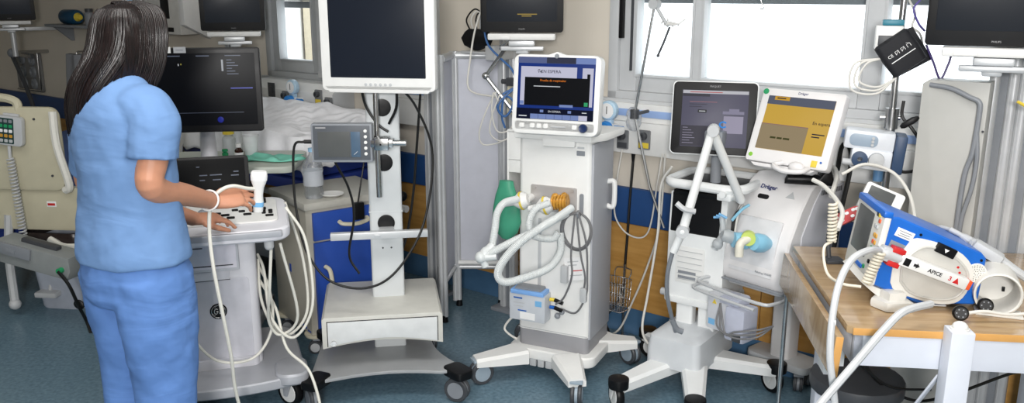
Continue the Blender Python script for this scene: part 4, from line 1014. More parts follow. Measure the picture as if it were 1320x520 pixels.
for sx in (-1, 1):
    b = MB(hx); b.sph((sx * .03, -.07, .012), (.012, .012, .009)); b.build('eye', M_PAPER, wt)
    b = MB(hx); b.sph((sx * .03, -.0785, .012), (.006, .005, .006)); b.build('iris', M_INK, wt)

# scrub top
def nearest_fold(c): return c
b = MB()
tor = []
for (z, a, f_, df, dr) in ((.86, .193, .152, -.01, .0), (.865, .196, .156, -.01, .0), (.89, .194, .155, -.01, 0), (.94, .186, .148, -.008, 0), (1.02, .174, .134, -.004, 0), (1.10, .172, .128, -.006, 0), (1.18, .174, .127, -.01, 0), (1.25, .176, .122, -.012, 0), (1.31, .172, .110, -.014, 0), (1.35, .150, .095, -.014, 0), (1.385, .115, .080, -.01, 0), (1.41, .088, .070, -.004, 0), (1.425, .075, .064, 0, 0)):
    tor.append(ring(L(dr, df, z), a, f_, 40, 0, .012 if z < 1.1 else .004, 7, z * 14))
b.loft(tor)
def sleeve(S, E, cut, r0, r1):
    e = S + (E - S) * cut
    c_ = V((S.x * .45, S.y + .012, S.z + .0))
    limb(b, [c_, V((S.x * .8, S.y + .006, S.z - .004)), S * .85 + E * .15, S * .6 + E * .4, e], [.072, .076, r0, r1 * .98, r1])
sleeve(SR, ER, .64, .072, .076); sleeve(SL, EL, .82, .066, .066)
so = b.build('scrub_top', m_scrub, wt); remesh(so, .0055, 12)
def wrinkle(o, name, size, strength, axes=(1, 1, 1)):
    tx = bpy.data.textures.new(name, 'CLOUDS'); tx.noise_scale = size; tx.noise_depth = 2
    d = o.modifiers.new('folds', 'DISPLACE'); d.texture = tx; d.strength = strength; d.mid_level = .5
    if axes != (1, 1, 1):
        e_ = bpy.data.objects.get('x')
        d.texture_coords = 'LOCAL'
    else: d.texture_coords = 'LOCAL'
wrinkle(so, 'broad folds', .16, .020); wrinkle(so, 'fine folds', .07, .005)
# trousers
b = MB()
b.loft([ring(L(0, -.012, z), a, f_, 40, 0, .008, 6, z * 9) for (z, a, f_) in ((.96, .150, .11), (.9, .168, .128), (.82, .186, .148), (.76, .190, .148), (.73, .175, .13), (.715, .13, .10))])
for sgn, (r_, f_) in zip((1, -1), FEET):
    b.loft([ring(L(rr, ff, z), a, fb, 32, 0, .02, 5, z * 17 + sgn) for (z, rr, ff, a, fb) in ((.82, sgn * .085, -.012, .098, .13), (.72, sgn * .09, -.012, .1, .124), (.62, sgn * .092, -.005, .097, .112), (.5, r_, .0, .09, .098), (.4, r_, -.004, .085, .092), (.25, r_, -.012, .082, .09), (.12, r_, -.012, .082, .09), (.045, r_, -.01, .084, .094))])
to = b.build('trousers', mat('light blue trouser cloth', (90, 128, 188), .85, var=.03, bump=.12, bscale=500), wt); cloth_folds(_mats['light blue trouser cloth'], (0, -35, 10), (3.5, 3.5, 10), .022); remesh(to, .006, 5)
wrinkle(to, 'trouser folds', .15, .024); wrinkle(to, 'trouser creases', .06, .006)
for (r_, f_) in FEET:
    b = MB(); c = L(r_, f_ + .04, 0)
    rings = []
    for (z, sc_) in ((.0, .96), (.012, 1.0), (.03, .98), (.06, .85), (.085, .6), (.095, .3)):
        rings.append([(c.x + .046 * sc_ * math.cos(q), c.y + (.125 * sc_) * math.sin(q) + (.02 if z > .05 else 0), z) for q in [2 * PI * i / 28 for i in range(28)]])
    b.loft(rings); b.build('clog', M_WHITE, wt)
# hair
hb = MB()
hm = Mx.Translation(HEADC) @ Mx.Rotation(HA, 4, 'Z') @ Mx.Diagonal((.88, .9, .93, 1))
prof = [(.114, .012, .012, 0, .02), (.108, .042, .042, 0, .022), (.094, .064, .070, 0, .024), (.066, .082, .092, 0, .024), (.03, .090, .102, .002, .026), (-.01, .092, .104, .006, .034), (-.05, .094, .100, .010, .054), (-.09, .092, .092, .020, .084), (-.13, .090, .078, .032, .116), (-.17, .086, .060, .046, .142), (-.205, .080, .046, .058, .158), (-.235, .074, .036, .068, .166), (-.265, .064, .028, .078, .168), (-.285, .04, .016, .084, .168)]
hb.loft([ring((dx, dy, z), a, f_, 72, 0, .022, 31, z * 30) for (z, a, f_, dx, dy) in prof], hm)
random.seed(11)
for i in range(150):
    q = random.uniform(-.15, PI + .15)
    pts = []
    cut = random.uniform(.93, 1.08)
    for (z, a, f_, dx, dy) in prof[2:-1]:
        jj = 1 + .02 * math.sin(i * 7.3 + z * 14); pts.append((dx + a * jj * math.cos(q + .05 * math.sin(i * 3.1 + z * 9)), dy + f_ * jj * math.sin(q), z * (cut if z < 0 else 1)))
    pts[-1] = (pts[-1][0] + random.uniform(-.008, .008), pts[-1][1], pts[-1][2] - random.uniform(0, .02))
    hb.tube(pts, lambda tt: .0042 * (1 - .75 * max(0, tt - .3)), 6, 3, M=hm, flat=.8)
for sx in (-1, 1):
    for i in range(30):
        z0 = .09; yy = -.085 + i * .0044 + random.uniform(-.003, .003)
        hb.tube([(0, yy * .7 + .02, .116), (sx * .055, yy * .9, .092), (sx * .088, yy + .01, .03), (sx * .092 + .006, yy + .02, -.05), (sx * .088 + .016, yy + .035, -.11), (sx * .075 + .03, yy + .06, -.17 - .01 * (i % 4))], lambda tt: .0062 * (1 - .7 * max(0, tt - .4)), 6, 4, M=hm, flat=.6)
hb.build('hair', m_hair, wt)
# bracelet on the right wrist
d = (HR - ER).normalized(); c = HR - d * .03
x = d.cross(V((0, 0, 1))).normalized(); y = d.cross(x)
b = MB(); b.tube([c + x * (.033 * math.cos(q)) + y * (.033 * math.sin(q)) for q in [2 * PI * i / 24 for i in range(25)]], .0035, 8, 1, closed=True); b.build('bracelet', M_WHITE, wt)
# ---------- central ventilator ----------
VC = V((.175, 3.466, 0)); VA = -25
VI = T(VC.x, VC.y, 0, rz=VA).inverted()
t = thing('ventilator', 'tall white central ventilator with blue touchscreen and looped white breathing tubes', 'ventilator', VC, VA)
m_vw = mat('ventilator white', (230, 230, 228), .4, var=.02)
m_vg = mat('ventilator side grey', (170, 172, 178), .45, var=.02)
m_pl = mat('plinth grey', (150, 150, 154), .45, var=.02)
# base with four sloping legs
b = MB()
b.prism(rrect(.40, .34, .05), .05, T(0, .13, .085), .014, bseg=3)
def leg(b, p, q, w0, w1, z0, z1, h0, h1, drop=.0, n=7):
    p, q = V(p), V(q); d = (q - p).normalized(); s = V((-d.y, d.x, 0)); rings = []
    for i in range(n):
        e = i / (n - 1); c = p + (q - p) * e; w_ = (w0 + (w1 - w0) * e) / 2; zt = z0 + (z1 - z0) * e - drop * math.sin(PI * e); h_ = h0 + (h1 - h0) * e
        rings.append([c + s * x + V((0, 0, zt + z)) for (x, z) in ((-w_, -h_), (-w_, -.012), (-w_ + .012, 0), (w_ - .012, 0), (w_, -.012), (w_, -h_))])
    b.loft(rings)
LG = [(-.277, -.2), (.2, -.215), (.29, .29), (-.25, .31)]
for (x, y) in LG:
    leg(b, (x * .42, .12 + (y - .12) * .42 if y > 0 else -.0 + y * .2, 0), (x, y, 0), .13, .075, .145, .125, .06, .035, .0)
b.build('base', m_vw, t)
b = MB()
for i in range(9): b.bx((-.165 + i * .037, -.035 - .002, .055), (-.165 + i * .037 + .03, -.02, .095), .004)
b.build('base_grille', M_LGREY, t)
for (x, y), rz in zip(LG, (-40, 15, 60, 120)):
    castor(t, x * .97, y * .97 - .0, .052, .112, rz, M_DGREY, mat('blue grey castor', (150, 164, 176), .4), mat('blue grey castor', (150, 164, 176), .4), .02)
b = MB(); b.prism(rrect(.326, .28, .025), .075, T(0, .14, .135), .003); b.build('plinth', m_pl, t)
b = MB()
b.loft([[(x, y, z) for (x, y) in rrect(w_, d_, .02, 4, 0, d_ / 2)] for (w_, d_, z) in ((.326, .26, .21), (.326, .26, .7), (.32, .26, 1.0), (.318, .26, 1.06))])
b.build('column', m_vw, t)
b = MB(); b.prism(rrect(.24, .07, .015, 4, 0, .285), .88, T(0, 0, .16), .004); b.bx((.158, .012, .2), (.170, .262, 1.05), .004); b.build('rear_cover', m_vg, t)
b = MB(); b.bx((-.07, -.002, .36), (-.055, .002, .72), .002); b.bx((-.16, -.0015, .215), (.16, .001, .218), 0); b.build('groove', M_LGREY, t)
# top tray with flange
b = MB()
b.prism([(-.17, -.03), (.17, -.03), (.21, .06), (.22, .25), (-.17, .25)], .035, T(0, 0, 1.06), .012); b.build('top_tray', m_vw, t)
# left side bin
b = MB(); b.bx((-.225, .03, .9), (-.16, .04, 1.08), .003); b.bx((-.232, .03, .78), (-.222, .22, 1.08), .003); b.bx((-.23, .03, .78), (-.16, .22, .79), .003); b.bx((-.23, .03, .95), (-.16, .22, .96), .003); b.bx((-.23, .03, 1.07), (-.16, .22, 1.085), .003); b.bx((-.23, .21, .78), (-.16, .22, 1.08), .002); b.build('side_shelf', m_vw, t)
# right handle
b = MB(); b.tube([(.165, .2, .86), (.188, .2, .865), (.198, .2, .85), (.198, .2, .77), (.188, .2, .75), (.165, .2, .755)], .011, 10, 6); b.build('handle', m_vw, t)
# head
H0 = T(.035, -.1, 1.095, rz=5, rx=-7)
b = MB(H0); b.face(.362, .318, .03, .07, T(0, 0, .16), .012, k=6); b.face(.28, .24, .03, .05, T(0, .07, .16), .015)
b.prism([(-.12, .29), (0, .33), (.12, .29)], .06, T(0, .06, 0) @ XZ, .006); b.bx((-.07, .075, -.05), (.07, .15, .05), .01); hd = b.build('screen_head', m_vw, t)
b = MB(H0); b.face(.318, .245, .008, .002, T(.0, -.001, .185), .0006); sb = b.build('screen', screen('ventilator navy screen', (34, 66, 158), .55), t)
def vs(x0, z0, x1, z1, m, name='screen_area', lay=1):
    b = MB(H0); b.bx((x0, -.0022 - .0008 * lay, z0), (x1, -.0008 - .0008 * lay, z1), 0); return b.build(name, m, sb)
s_pale = screen('pale lavender screen', (214, 214, 236), .75); s_ltb = screen('light blue screen', (140, 162, 222), .65); s_blk = screen('near black screen', (18, 20, 26), .5); s_nav = screen('midnight screen', (14, 22, 54), .5); s_tit = screen('slate title bar', (110, 122, 170), .6)
vs(-.159, .283, .159, .3075, s_tit); vs(-.04, .2835, .08, .3065, screen('dark slate title', (66, 70, 92), .6), lay=2); vs(.08, .2835, .159, .3065, s_ltb, lay=2)
vs(-.146, .118, .085, .27, s_pale); vs(.108, .118, .152, .268, s_pale); vs(-.159, .0625, .159, .105, s_nav, lay=1)
vs(-.1, .0635, .1, .083, s_ltb, lay=2); vs(.1, .0635, .135, .083, s_pale, lay=2)
for i in range(6): vs(-.1 + i * .0335 - .0004, .0635, -.1 + i * .0335 + .0004, .083, s_nav, lay=3)
vs(-.128, .117, .14, .228, s_blk, 'dialog', 3); vs(.128, .22, .14, .245, s_blk, 'slider', 3); vs(.12, .12, .135, .135, screen('green mark', (60, 180, 120), .7), lay=4); vs(.02, .113, .075, .123, s_ltb, lay=4); vs(-.145, .12, -.13, .134, s_ltb, lay=4)
s_tx = screen('dark text', (50, 54, 80), .4); s_or = screen('orange text', (232, 128, 40), .9); s_wt = screen('white text', (220, 224, 230), .8)
text('status_text', 'EN ESPERA', .017, s_tx, H0 @ T(-.02, -.004, .251), sb); text('title_text', 'Prueba de respirador', .0125, s_or, H0 @ T(-.01, -.0052, .216), sb)
vs(-.09, .1915, .02, .1945, s_wt, 'text_line', 4)
text('mode_text', 'EN ESPERA', .011, s_wt, H0 @ T(0, -.004, .094), sb); vs(-.148, .0715, -.115, .076, s_wt, 'text_line', 2); vs(.113, .0925, .132, .096, s_wt, 'text_line', 2)
for x in (-.06, .055): vs(x, .09, x + .014, .1, s_ltb, lay=2)
b = MB(H0); b.tube([(-.071, -.0034, .246), (-.074, -.0034, .256), (-.068, -.0034, .258), (-.066, -.0034, .248), (-.06, -.0034, .254), (-.061, -.0034, .244)], .0012, 5, 4); b.build('hand_icon', s_tx, sb)
b = MB(H0); b.lathe([(.001, 0), (.0085, 0), (.0095, .002), (.0085, .004), (.001, .004)], M=T(0, .0, .318 - .006, rx=90)); b.build('sensor_window', M_GREYP, hd)
b = MB(H0); b.face(.33, .035, .01, .003, T(0, -.0, .036), .001); kbp = b.build('key_strip', mat('pale grey key strip', (206, 206, 206), .4), hd)
for i, x in enumerate((-.135, -.09, -.062, -.034, .085)):
    b = MB(H0); b.face(.02, .018, .005, .004, T(x, -.003, .036), .0015); b.build('key', M_WHITE, kbp)
b = MB(H0); b.bx((-.01, -.0036, .033), (.05, -.003, .038), 0); b.build('model_mark', M_LGREY, kbp)
b = MB(H0); b.lathe([(.001, .0), (.0175, 0), (.018, .008), (.015, .014), (.006, .012), (.001, .012)], M=T(.122, -.003, .034, rx=90)); b.build('rotary_knob', mat('navy knob', (30, 46, 86), .3), kbp)
# front label
b = MB(); b.face(.036, .02, .002, .001, T(.116, -.0012, 1.012), .0002); b.build('data_label', M_GREYP, t)
b = MB(); b.face(.03, .008, .001, .001, T(.116, -.0012, 1.035), .0002); b.build('name_label', M_LGREY, t)
# connector plate, valve, filters
b = MB(); b.face(.205, .11, .006, .01, T(0, -.008, .81), .002)
for (x, z) in ((-.085, .855), (.085, .855), (.09, .77)): b.cyl((x, -.008, z), (x, -.014, z), .007, seg=12)
b.build('connector_plate', mat('satin plate', (182, 178, 176), .35, metal=.3), t)
m_am = mat('amber moulded plastic', (206, 150, 60), .25, trans=.2, var=.3, scale=60)
b = MB()
b.cyl((.02, -.06, .81), (.085, -.06, .82), .026, seg=20); 
for i in range(5): b.lathe([(.02, -.004), (.032, -.004), (.032, .004), (.02, .004)], M=T(.025 + i * .013, -.06, .811 + i * .002, ry=90), seg=18)
b.cyl((.05, -.06, .82), (.05, -.0, .82), .02); b.sph((.03, -.06, .835), .016); b.sph((.07, -.06, .845), .013); b.cyl((.06, -.06, .82), (.06, -.06, .775), .014); b.build('expiratory_valve', m_am, t)
for (cx, cz, cy) in ((-.118, .805, -.07), (-.005, .80, -.085)):
    b = MB(); b.lathe([(.012, -.07), (.014, -.035), (.034, -.01), (.036, .0), (.036, .012), (.024, .03), (.014, .032)], M=T(cx, cy, cz, ry=75, rz=10)); fl = b.build('breathing_filter', M_WHITE, t)
    b = MB(); b.lathe([(.0362, -.002), (.039, -.002), (.039, .006), (.0362, .006), (.0362, -.002)], M=T(cx, cy, cz, ry=75, rz=10)); b.build('yellow_band', M_YEL, fl)
b = MB(); b.cyl((-.1, -.06, .805), (-.1, .0, .81), .016); b.build('inlet_port', M_WHITE, t)
# corrugated breathing tubes
m_tb = mat('translucent white tube', (226, 230, 230), .3, trans=.25, var=.02)
def vt(px, py, y): return VI @ at(px, py, y)
def corr(pts, r0, name='breathing_tube', par=None):
    P = spline(pts, 20); ln = sum((P[i + 1] - P[i]).length for i in range(len(P) - 1)); k = int(ln / .0055)
    # resample evenly
    out = []; acc = 0; tgt = 0; step = ln / (k * 2)
    for i in range(len(P) - 1):
        sl = (P[i + 1] - P[i]).length
        while tgt <= acc + sl and sl > 0:
            out.append(P[i].lerp(P[i + 1], (tgt - acc) / sl)); tgt += step
        acc += sl
    b = MB(); rr = [r0 if i % 2 else r0 * .9 for i in range(len(out))]
    b.tube(out, rr, 12, 1); return b.build(name, m_tb, par)
corr([vt(667, 257, 3.32), vt(650, 262, 3.27), vt(641, 275, 3.24), vt(638, 295, 3.22), vt(634, 320, 3.2)], .0155, par=t)
corr([vt(708, 262, 3.26), vt(690, 270, 3.24), vt(682, 290, 3.24), vt(690, 305, 3.25), vt(712, 308, 3.25), vt(720, 300, 3.25)], .0145, par=t)
corr([vt(737, 268, 3.28), vt(715, 283, 3.2), vt(690, 298, 3.17), vt(660, 312, 3.16), vt(630, 328, 3.17)], .0155, par=t)
corr([vt(730, 275, 3.28), vt(700, 292, 3.15), vt(668, 315, 3.12), vt(648, 338, 3.12), vt(642, 355, 3.13), vt(652, 364, 3.14), vt(680, 357, 3.16), vt(708, 345, 3.2), vt(722, 325, 3.24), vt(722, 300, 3.27)], .0165, par=t)
b = MB(); b.tube([vt(636, 316, 3.19), vt(626, 326, 3.18), vt(620, 335, 3.17)], [.018, .022, .02], 14, 5); b.tube([vt(640, 330, 3.17), vt(622, 332, 3.17)], .018, 14, 3); b.sph(vt(620, 332, 3.17), .024); b.tube([vt(621, 332, 3.17), vt(626, 344, 3.17)], .015, 12, 2); b.build('y_piece', m_tb, t)
# green resuscitation bag hanging behind on the left
b = MB()
b.loft([ring(V((-.205, -.03, z)), a, f_, 20, 0, .05, 4, z * 30) for (z, a, f_) in ((.875, .03, .015), (.85, .034, .02), (.81, .05, .022), (.76, .064, .026), (.70, .066, .03), (.65, .05, .024), (.62, .02, .012))])
o = b.build('breathing_bag', mat('green latex', (62, 146, 116), .5, bump=.2, bscale=50)); o.location = VC; o.rotation_euler.z = R(VA)
tag(o, 'limp green breathing bag hanging at the left side of the central ventilator', 'breathing bag')
# cable hook with coiled grey cable
b = MB(); b.face(.016, .09, .007, .012, T(.125, -.012, .80), .003); b.tube([(.125, -.012, .765), (.125, -.04, .755), (.125, -.05, .775)], .006); b.build('hook', M_GREYP, t)
def loop(cx, cz, rx, rz_, y, n=14, ph=0): return [(cx + rx * math.cos(2 * PI * i / n + ph), y - .006 * math.sin(2 * PI * i / n * 2), cz + rz_ * math.sin(2 * PI * i / n + ph)) for i in range(n + 1)]
t2 = thing('sensor_cable', 'grey sensor cable coiled over the hook on the central ventilator front', 'cable', VC, VA)
b = MB(); b.tube(loop(.115, .69, .068, .08, -.035, ph=1.57) + loop(.12, .695, .06, .075, -.042, ph=1.57) + [(.14, -.045, .6), (.16, -.04, .5), (.15, -.035, .42)], .0042, 8, 4); b.build('cord', M_GCABLE, t2)
b = MB(); b.tube([(.11, -.04, .77), (.1, -.05, .6), (.105, -.05, .5), (.07, -.045, .40), (.03, -.04, .36)], .0042); b.tube([(.13, -.05, .77), (.165, -.05, .65), (.17, -.04, .5), (.165, -.04, .42), (.12, -.035, .335), (.05, -.03, .34)], .0042); b.build('loose_cord', M_GCABLE, t2)
b = MB(); b.prism(rrect(.028, .065, .01), .02, T(.155, -.03, .42, rz=0) @ XZ, .005); b.build('inline_plug', M_LGREY, t2)
for (z, m) in ((.375, M_YEL), (.34, M_BLUE)):
    b = MB(); b.cyl((0.0, -.03, z), (.022, -.03, z), .008); b.build('coloured_connector', m, t2)
    b = MB(); b.cyl((.022, -.03, z), (.06, -.035, z - .008), .0085); b.build('black_plug', M_BLACK, t2)
b = MB(); b.sph((.055, -.03, .325), .012); b.sph((.035, -.03, .305), .013); b.build('small_knob', M_GREYP, t2)
b = MB(); b.bx((.045, -.03, .455), (.075, -.001, .53), .004); b.build('clip_bracket', M_LGREY, t)
b = MB(T(.105, -.008, .52, ry=-12)); b.bx((-.045, -.0015, -.05), (.045, 0, .05), 0); cd = b.build('paper_tag', M_PAPER, t)
for (x, z, w_, m) in ((-.03, .03, .05, M_LGREY), (-.03, .015, .04, M_LGREY), (-.02, -.01, .05, M_RED), (-.03, -.03, .055, M_LGREY)):
    b = MB(T(.105, -.0098, .52, ry=-12)); b.bx((x, -.0006, z), (x + w_, 0, z + .004), 0); b.build('tag_print', m, cd)
# humidifier box low on the left
b = MB(); b.bx((-.172, -.075, .275), (-.005, -.005, .40), .008); hbx = b.build('accessory_box', mat('pale grey casing', (196, 200, 206), .4), t)
b = MB(); b.prism([(-.155, .40), (-.02, .40), (-.03, .425), (-.145, .425)], .06, T(0, -.01, 0) @ XZ, .004); b.build('top_cap', M_GREYP, hbx)
b = MB(); b.bx((-.165, -.08, .395), (-.01, -.01, .415), .006); b.build('blue_lid', mat('sky blue lid', (128, 174, 232), .4), hbx)
for (x, z, w_, h_, m) in ((-.15, .375, .04, .006, M_BLUE), (-.15, .355, .05, .003, M_LGREY), (-.15, .34, .045, .003, M_LGREY), (-.05, .35, .03, .025, M_LBLUE), (-.12, .285, .07, .03, M_PAPER), (-.13, .32, .04, .005, M_BLUE)):
    b = MB(); b.bx((x, -.0762, z), (x + w_, -.0748, z + h_), 0); b.build('box_print', m, hbx)
b = MB(); b.tube([(-.16, -.02, .28), (-.2, -.02, .24), (-.22, -.02, .2), (-.19, -.03, .18), (-.15, -.04, .17)], .005); b.build('hose', M_WCABLE, hbx)
# wire basket at the rear right
t2 = thing('wire_basket', 'small wire basket hanging behind the central ventilator by the wall', 'basket', (.50, 3.88, .15), -38)
b = MB()
for z in (.16, .11, .06, .015): b.tube([(x * (1 - (.16 - z)), y * (1 - (.16 - z)), z) for x, y in rrect(.13, .1, .02, 2)], .0022, 6, 1, closed=True)
for i in range(8):
    for s_ in (-1, 1): x = -.055 + i * .0157; b.tube([(x, s_ * .05, .16), (x * .86, s_ * .043, .015), (x * .86, 0, .012)], .0018, 6, 1)
b.tube([(-.04, .05, .16), (-.04, .07, .2), (.04, .07, .2), (.04, .05, .16)], .003, 6, 2)
b.build('basket', M_CHROME, t2)
b = MB(); b.cyl((0, .075, -.148), (0, .075, .22), .006, seg=10); b.cyl((0, .075, -.15), (0, .075, -.142), .03); b.build('post', M_CHROME, t2)

# jointed chrome arm and cable tangle behind the ventilator head
t = thing('jointed_arm', 'chrome jointed elbow arm between folding screen and ventilator head', 'arm', wp(-.60, .3, 0), -37.93)
AI = T(*wp(-.60, .3, 0), rz=-37.93).inverted()
def aw(px, py, y): return AI @ at(px, py, y)
b = MB(); b.bx((-.03, -.03, 1.33), (.03, .14, 1.40), .006); b.build('column_clamp', M_ALU, t)
p0, p1, p2, p3 = aw(668, 40, 4.15), aw(626, 98, 3.95), aw(665, 148, 3.9), aw(670, 165, 3.88)
b = MB(); b.tube([(0, 0, 1.36), p0], .01, n=1); b.tube([p0, p1], .0085, n=1); b.build('upper_rod', M_CHROME, t)
b = MB(); b.tube([p1, p2], .0095, n=1); b.build('lower_rod', M_CHROME, t)
b = MB(); b.sph(p0, .022); b.sph(p1, .017); b.sph(p2, .014); b.cyl(p0 + V((-.02, -.02, .015)), p0 + V((.03, -.03, .015)), .017); b.build('joint', M_CHROME, t)
b = MB(); b.tube([p2, p3, p3 + V((.02, -.01, -.03))], .012, 8, 3); b.bx((p3.x - .02, p3.y - .02, p3.z - .04), (p3.x + .02, p3.y + .02, p3.z), .006); b.build('clamp', M_GREYP, t)
t = thing('cuff_pouch', 'black pouch stuffed with cables under the amber text monitor', 'pouch', wp(-.72, .28, 1.40), -37.93)
b = MB(); b.loft([[(x, y + .0, z) for (x, y) in rrect(w_, d_, .012)] for (w_, d_, z) in ((.03, .02, -.03), (.14, .05, -.005), (.17, .06, .03), (.13, .05, .06), (.09, .04, .075))]); b.build('pouch', M_BLACK, t)
b = MB(); b.bx((-.09, -.02, -.045), (.1, .06, -.033), .003); b.bx((-.02, .05, -.045), (.02, .12, -.033), .003); b.build('bracket', M_ALU, t)
for i in range(4):
    b = MB(); b.tube([(-.04 + i * .02, 0, .06), (-.05 + i * .03, -.02, .12), (.0 + i * .01, -.01, .17 - .01 * i), (.05, 0, .12), (.03 + i * .01, 0, .06)], .004); b.build('cable_loop', [M_BCABLE, M_WCABLE, M_BCABLE, M_LGREY][i], t)
m_bc = mat('steel blue cable', (62, 104, 160), .45, var=.03)
cable('monitor_cable', 'long white lead hanging down in front of the folding screen', [at(625, 0, 4.1), at(612, 40, 4.1), at(605, 85, 4.08), at(603, 110, 4.05), at(612, 120, 4.03), at(640, 125, 4.0)], .0045, M_WCABLE)
cable('monitor_cable', 'blue cable curving down behind the ventilator head', [at(622, 20, 4.15), at(628, 55, 4.1), at(645, 75, 4.05), at(660, 90, 4.0), at(665, 110, 3.95), at(648, 122, 3.93), at(640, 135, 3.92), at(650, 150, 3.92), at(664, 138, 3.92)], .005, m_bc)
cable('monitor_cable', 'blue coiled lead beside the ventilator head at elbow height', [at(665, 112, 3.9), at(646, 130, 3.88), at(642, 142, 3.88), at(652, 150, 3.88), at(662, 132, 3.88), at(650, 125, 3.9), at(647, 150, 3.9), at(651, 165, 3.9)], .005, m_bc)
for i, (pts, lb) in enumerate([([(640, 118), (628, 140), (618, 170), (622, 186), (640, 185), (655, 178)], 'pale tubing looping lowest beside the folding screen'), ([(645, 120), (634, 150), (632, 172), (645, 182), (660, 176)], 'pale tubing inner loop near the chrome clamp'), ([(642, 130), (636, 120), (634, 145), (640, 168), (652, 170), (664, 160)], 'pale thin tubing crossing the chrome elbow arm')]):
    cable('infusion_line', lb, [at(x, y, 3.86 - .02 * i) for x, y in pts], .0035, M_WCABLE, cat='tube')
t = thing('cable_holder', 'small pale plastic cable holder on the column behind the elbow arm', 'holder', wp(-.56, .2, 1.08), -37.93)
b = MB(); b.tube([(-.025, 0, 0), (-.025, 0, .1), (-.015, 0, .115), (.015, 0, .115), (.025, 0, .1), (.025, 0, 0)], .009, 8, 4); b.bx((-.03, -.012, -.02), (.03, .03, .005), .004); b.build('holder', M_CREAM, t)
t = thing('clamp_block', 'dark clamp block on the column left of the ventilator head', 'clamp', wp(-.54, .2, 1.22), -37.93)
b = MB(); b.bx((-.05, -.02, -.02), (.05, .02, .02), .006); b.cyl((-.02, 0, 0), (-.08, -.01, 0), .012); b.cyl((.03, -.02, 0), (.03, -.05, 0), .014); b.build('block', M_DGREY, t)

# ---------- big-screen ventilator (white, with black touchscreen) ----------
MC = V((.765, 3.414, 0)); MA = -36
MI = T(MC.x, MC.y, 0, rz=MA).inverted()
t = thing('ventilator', 'white wheeled ventilator with black framed tilted touchscreen and white support arm', 'ventilator', MC, MA)
m_mw = mat('cool white enamel', (228, 230, 230), .36, var=.02)
b = MB()
ML = [(-.124, -.40), (.2, -.385), (.34, .12), (-.27, .14)]
for (x, y) in ML: leg(b, (x * .15, .02 + (y - .02) * .1, 0), (x, y, 0), .12, .07, .155, .135, .055, .045, 0)
b.prism(rrect(.2, .22, .05), .06, T(0, .02, .095), .012); b.build('base', m_mw, t)
for (x, y), rz in zip(ML, (50, 10, 60, -60)):
    k = MB(); k.cyl((x, y, .10), (x, y, .142), .042, seg=24, bev=.006); k.build('castor_cap', M_BLACK, t)
    castor(t, x, y - .0, .058, .12, rz, M_BLACK, M_WHITE, M_WHITE, .03, False)
b = MB(); b.prism(rrect(.075, .05, .01), .24, T(-.04, .03, .14), .003); b.prism(rrect(.075, .05, .01), .24, T(.06, .03, .14), .003); b.build('post', m_mw, t)
# frosted cover box
b = MB(); b.loft([[(x, y, z) for (x, y) in rrect(w_, d_, .03, 5, -.005, .02)] for (w_, d_, z) in ((.225, .37, .125), (.24, .39, .128), (.238, .388, .20), (.225, .37, .25), (.17, .31, .268))])
b.build('frosted_cover', mat('frosted polycarbonate', (216, 220, 224), .45, trans=.15, alpha=.95, var=.03), t)
for i in range(4):
    b = MB(); b.bx((-.07 + i * .03, .08, .26), (-.055 + i * .03, .10, .285), .003); b.build('clip', m_mw, t)
# body
b = MB()
b.prism([(.0, .38), (.0, .665), (.012, .84), (.24, .84), (.25, .38)], .255, T(-.1275, 0, 0) @ YZX, .012); b.prism(rrect(.275, .27, .03), .03, T(0, .125, .355), .008); b.build('body', m_mw, t)
b = MB(); b.prism([(-.001, .675), (.011, .836), (.235, .846), (.235, .842), (.02, .830), (.003, .67)], .215, T(-.115, -.003, 0) @ YZX, .002); b.bx((-.11, .0, .83), (.10, .22, .85), .006); b.build('dark_window', M_BLACK, t)
b = MB(); b.face(.13, .16, .006, .004, T(-.02, -.002, .53), .001); lv = b.build('front_grille', M_WHITE, t)
for i in range(6):
    b = MB(); b.bx((-.075, -.0048, .465 + i * .025), (.035, -.003, .467 + i * .025), 0); b.build('louvre', M_LGREY, lv)
for i in range(2):
    b = MB(); b.bx((-.07, -.0055, .47 + i * .022), (.01, -.004, .482 + i * .022), .001); b.build('sticker', M_GREYP, lv)
for sx in (-1, 1):
    b = MB(); b.cyl((sx * .13, .02, .385), (sx * .155, .02, .385), .016, seg=14, bev=.003); b.build('thumb_knob', M_LGREY, t)
b = MB(); b.cyl((.128, .08, .66), (.175, .08, .665), .022); b.sph((.175, .08, .665), .024); b.build('side_port', m_mw, t)
# tray ring on top
b = MB(); b.tube([(x, y, .885 + .0 * x) for (x, y) in rrect(.33, .30, .07, 5, .03, .11)], .02, 10, 1, closed=True, flat=1.0); tr = b.build('tray_ring', m_mw, t)
b = MB(); b.prism(rrect(.29, .26, .05, 5, .03, .11), .008, T(0, 0, .872), .002); b.build('tray_mat', M_BLACK, tr)
b = MB(); b.bx((-.05, .05, .84), (.09, .17, .875), .006); b.bx((.1, -.05, .84), (.16, -.01, .885), .008); b.cyl((.13, -.03, .87), (.13, -.07, .87), .014); b.build('tray_support', m_mw, t)
b = MB(); b.cyl((.03, .1, .86), (.03, .1, 1.06), .022); b.box((.03, .08, 1.06), (.08, .06, .08), .01); b.build('screen_post', M_GREYP, t)
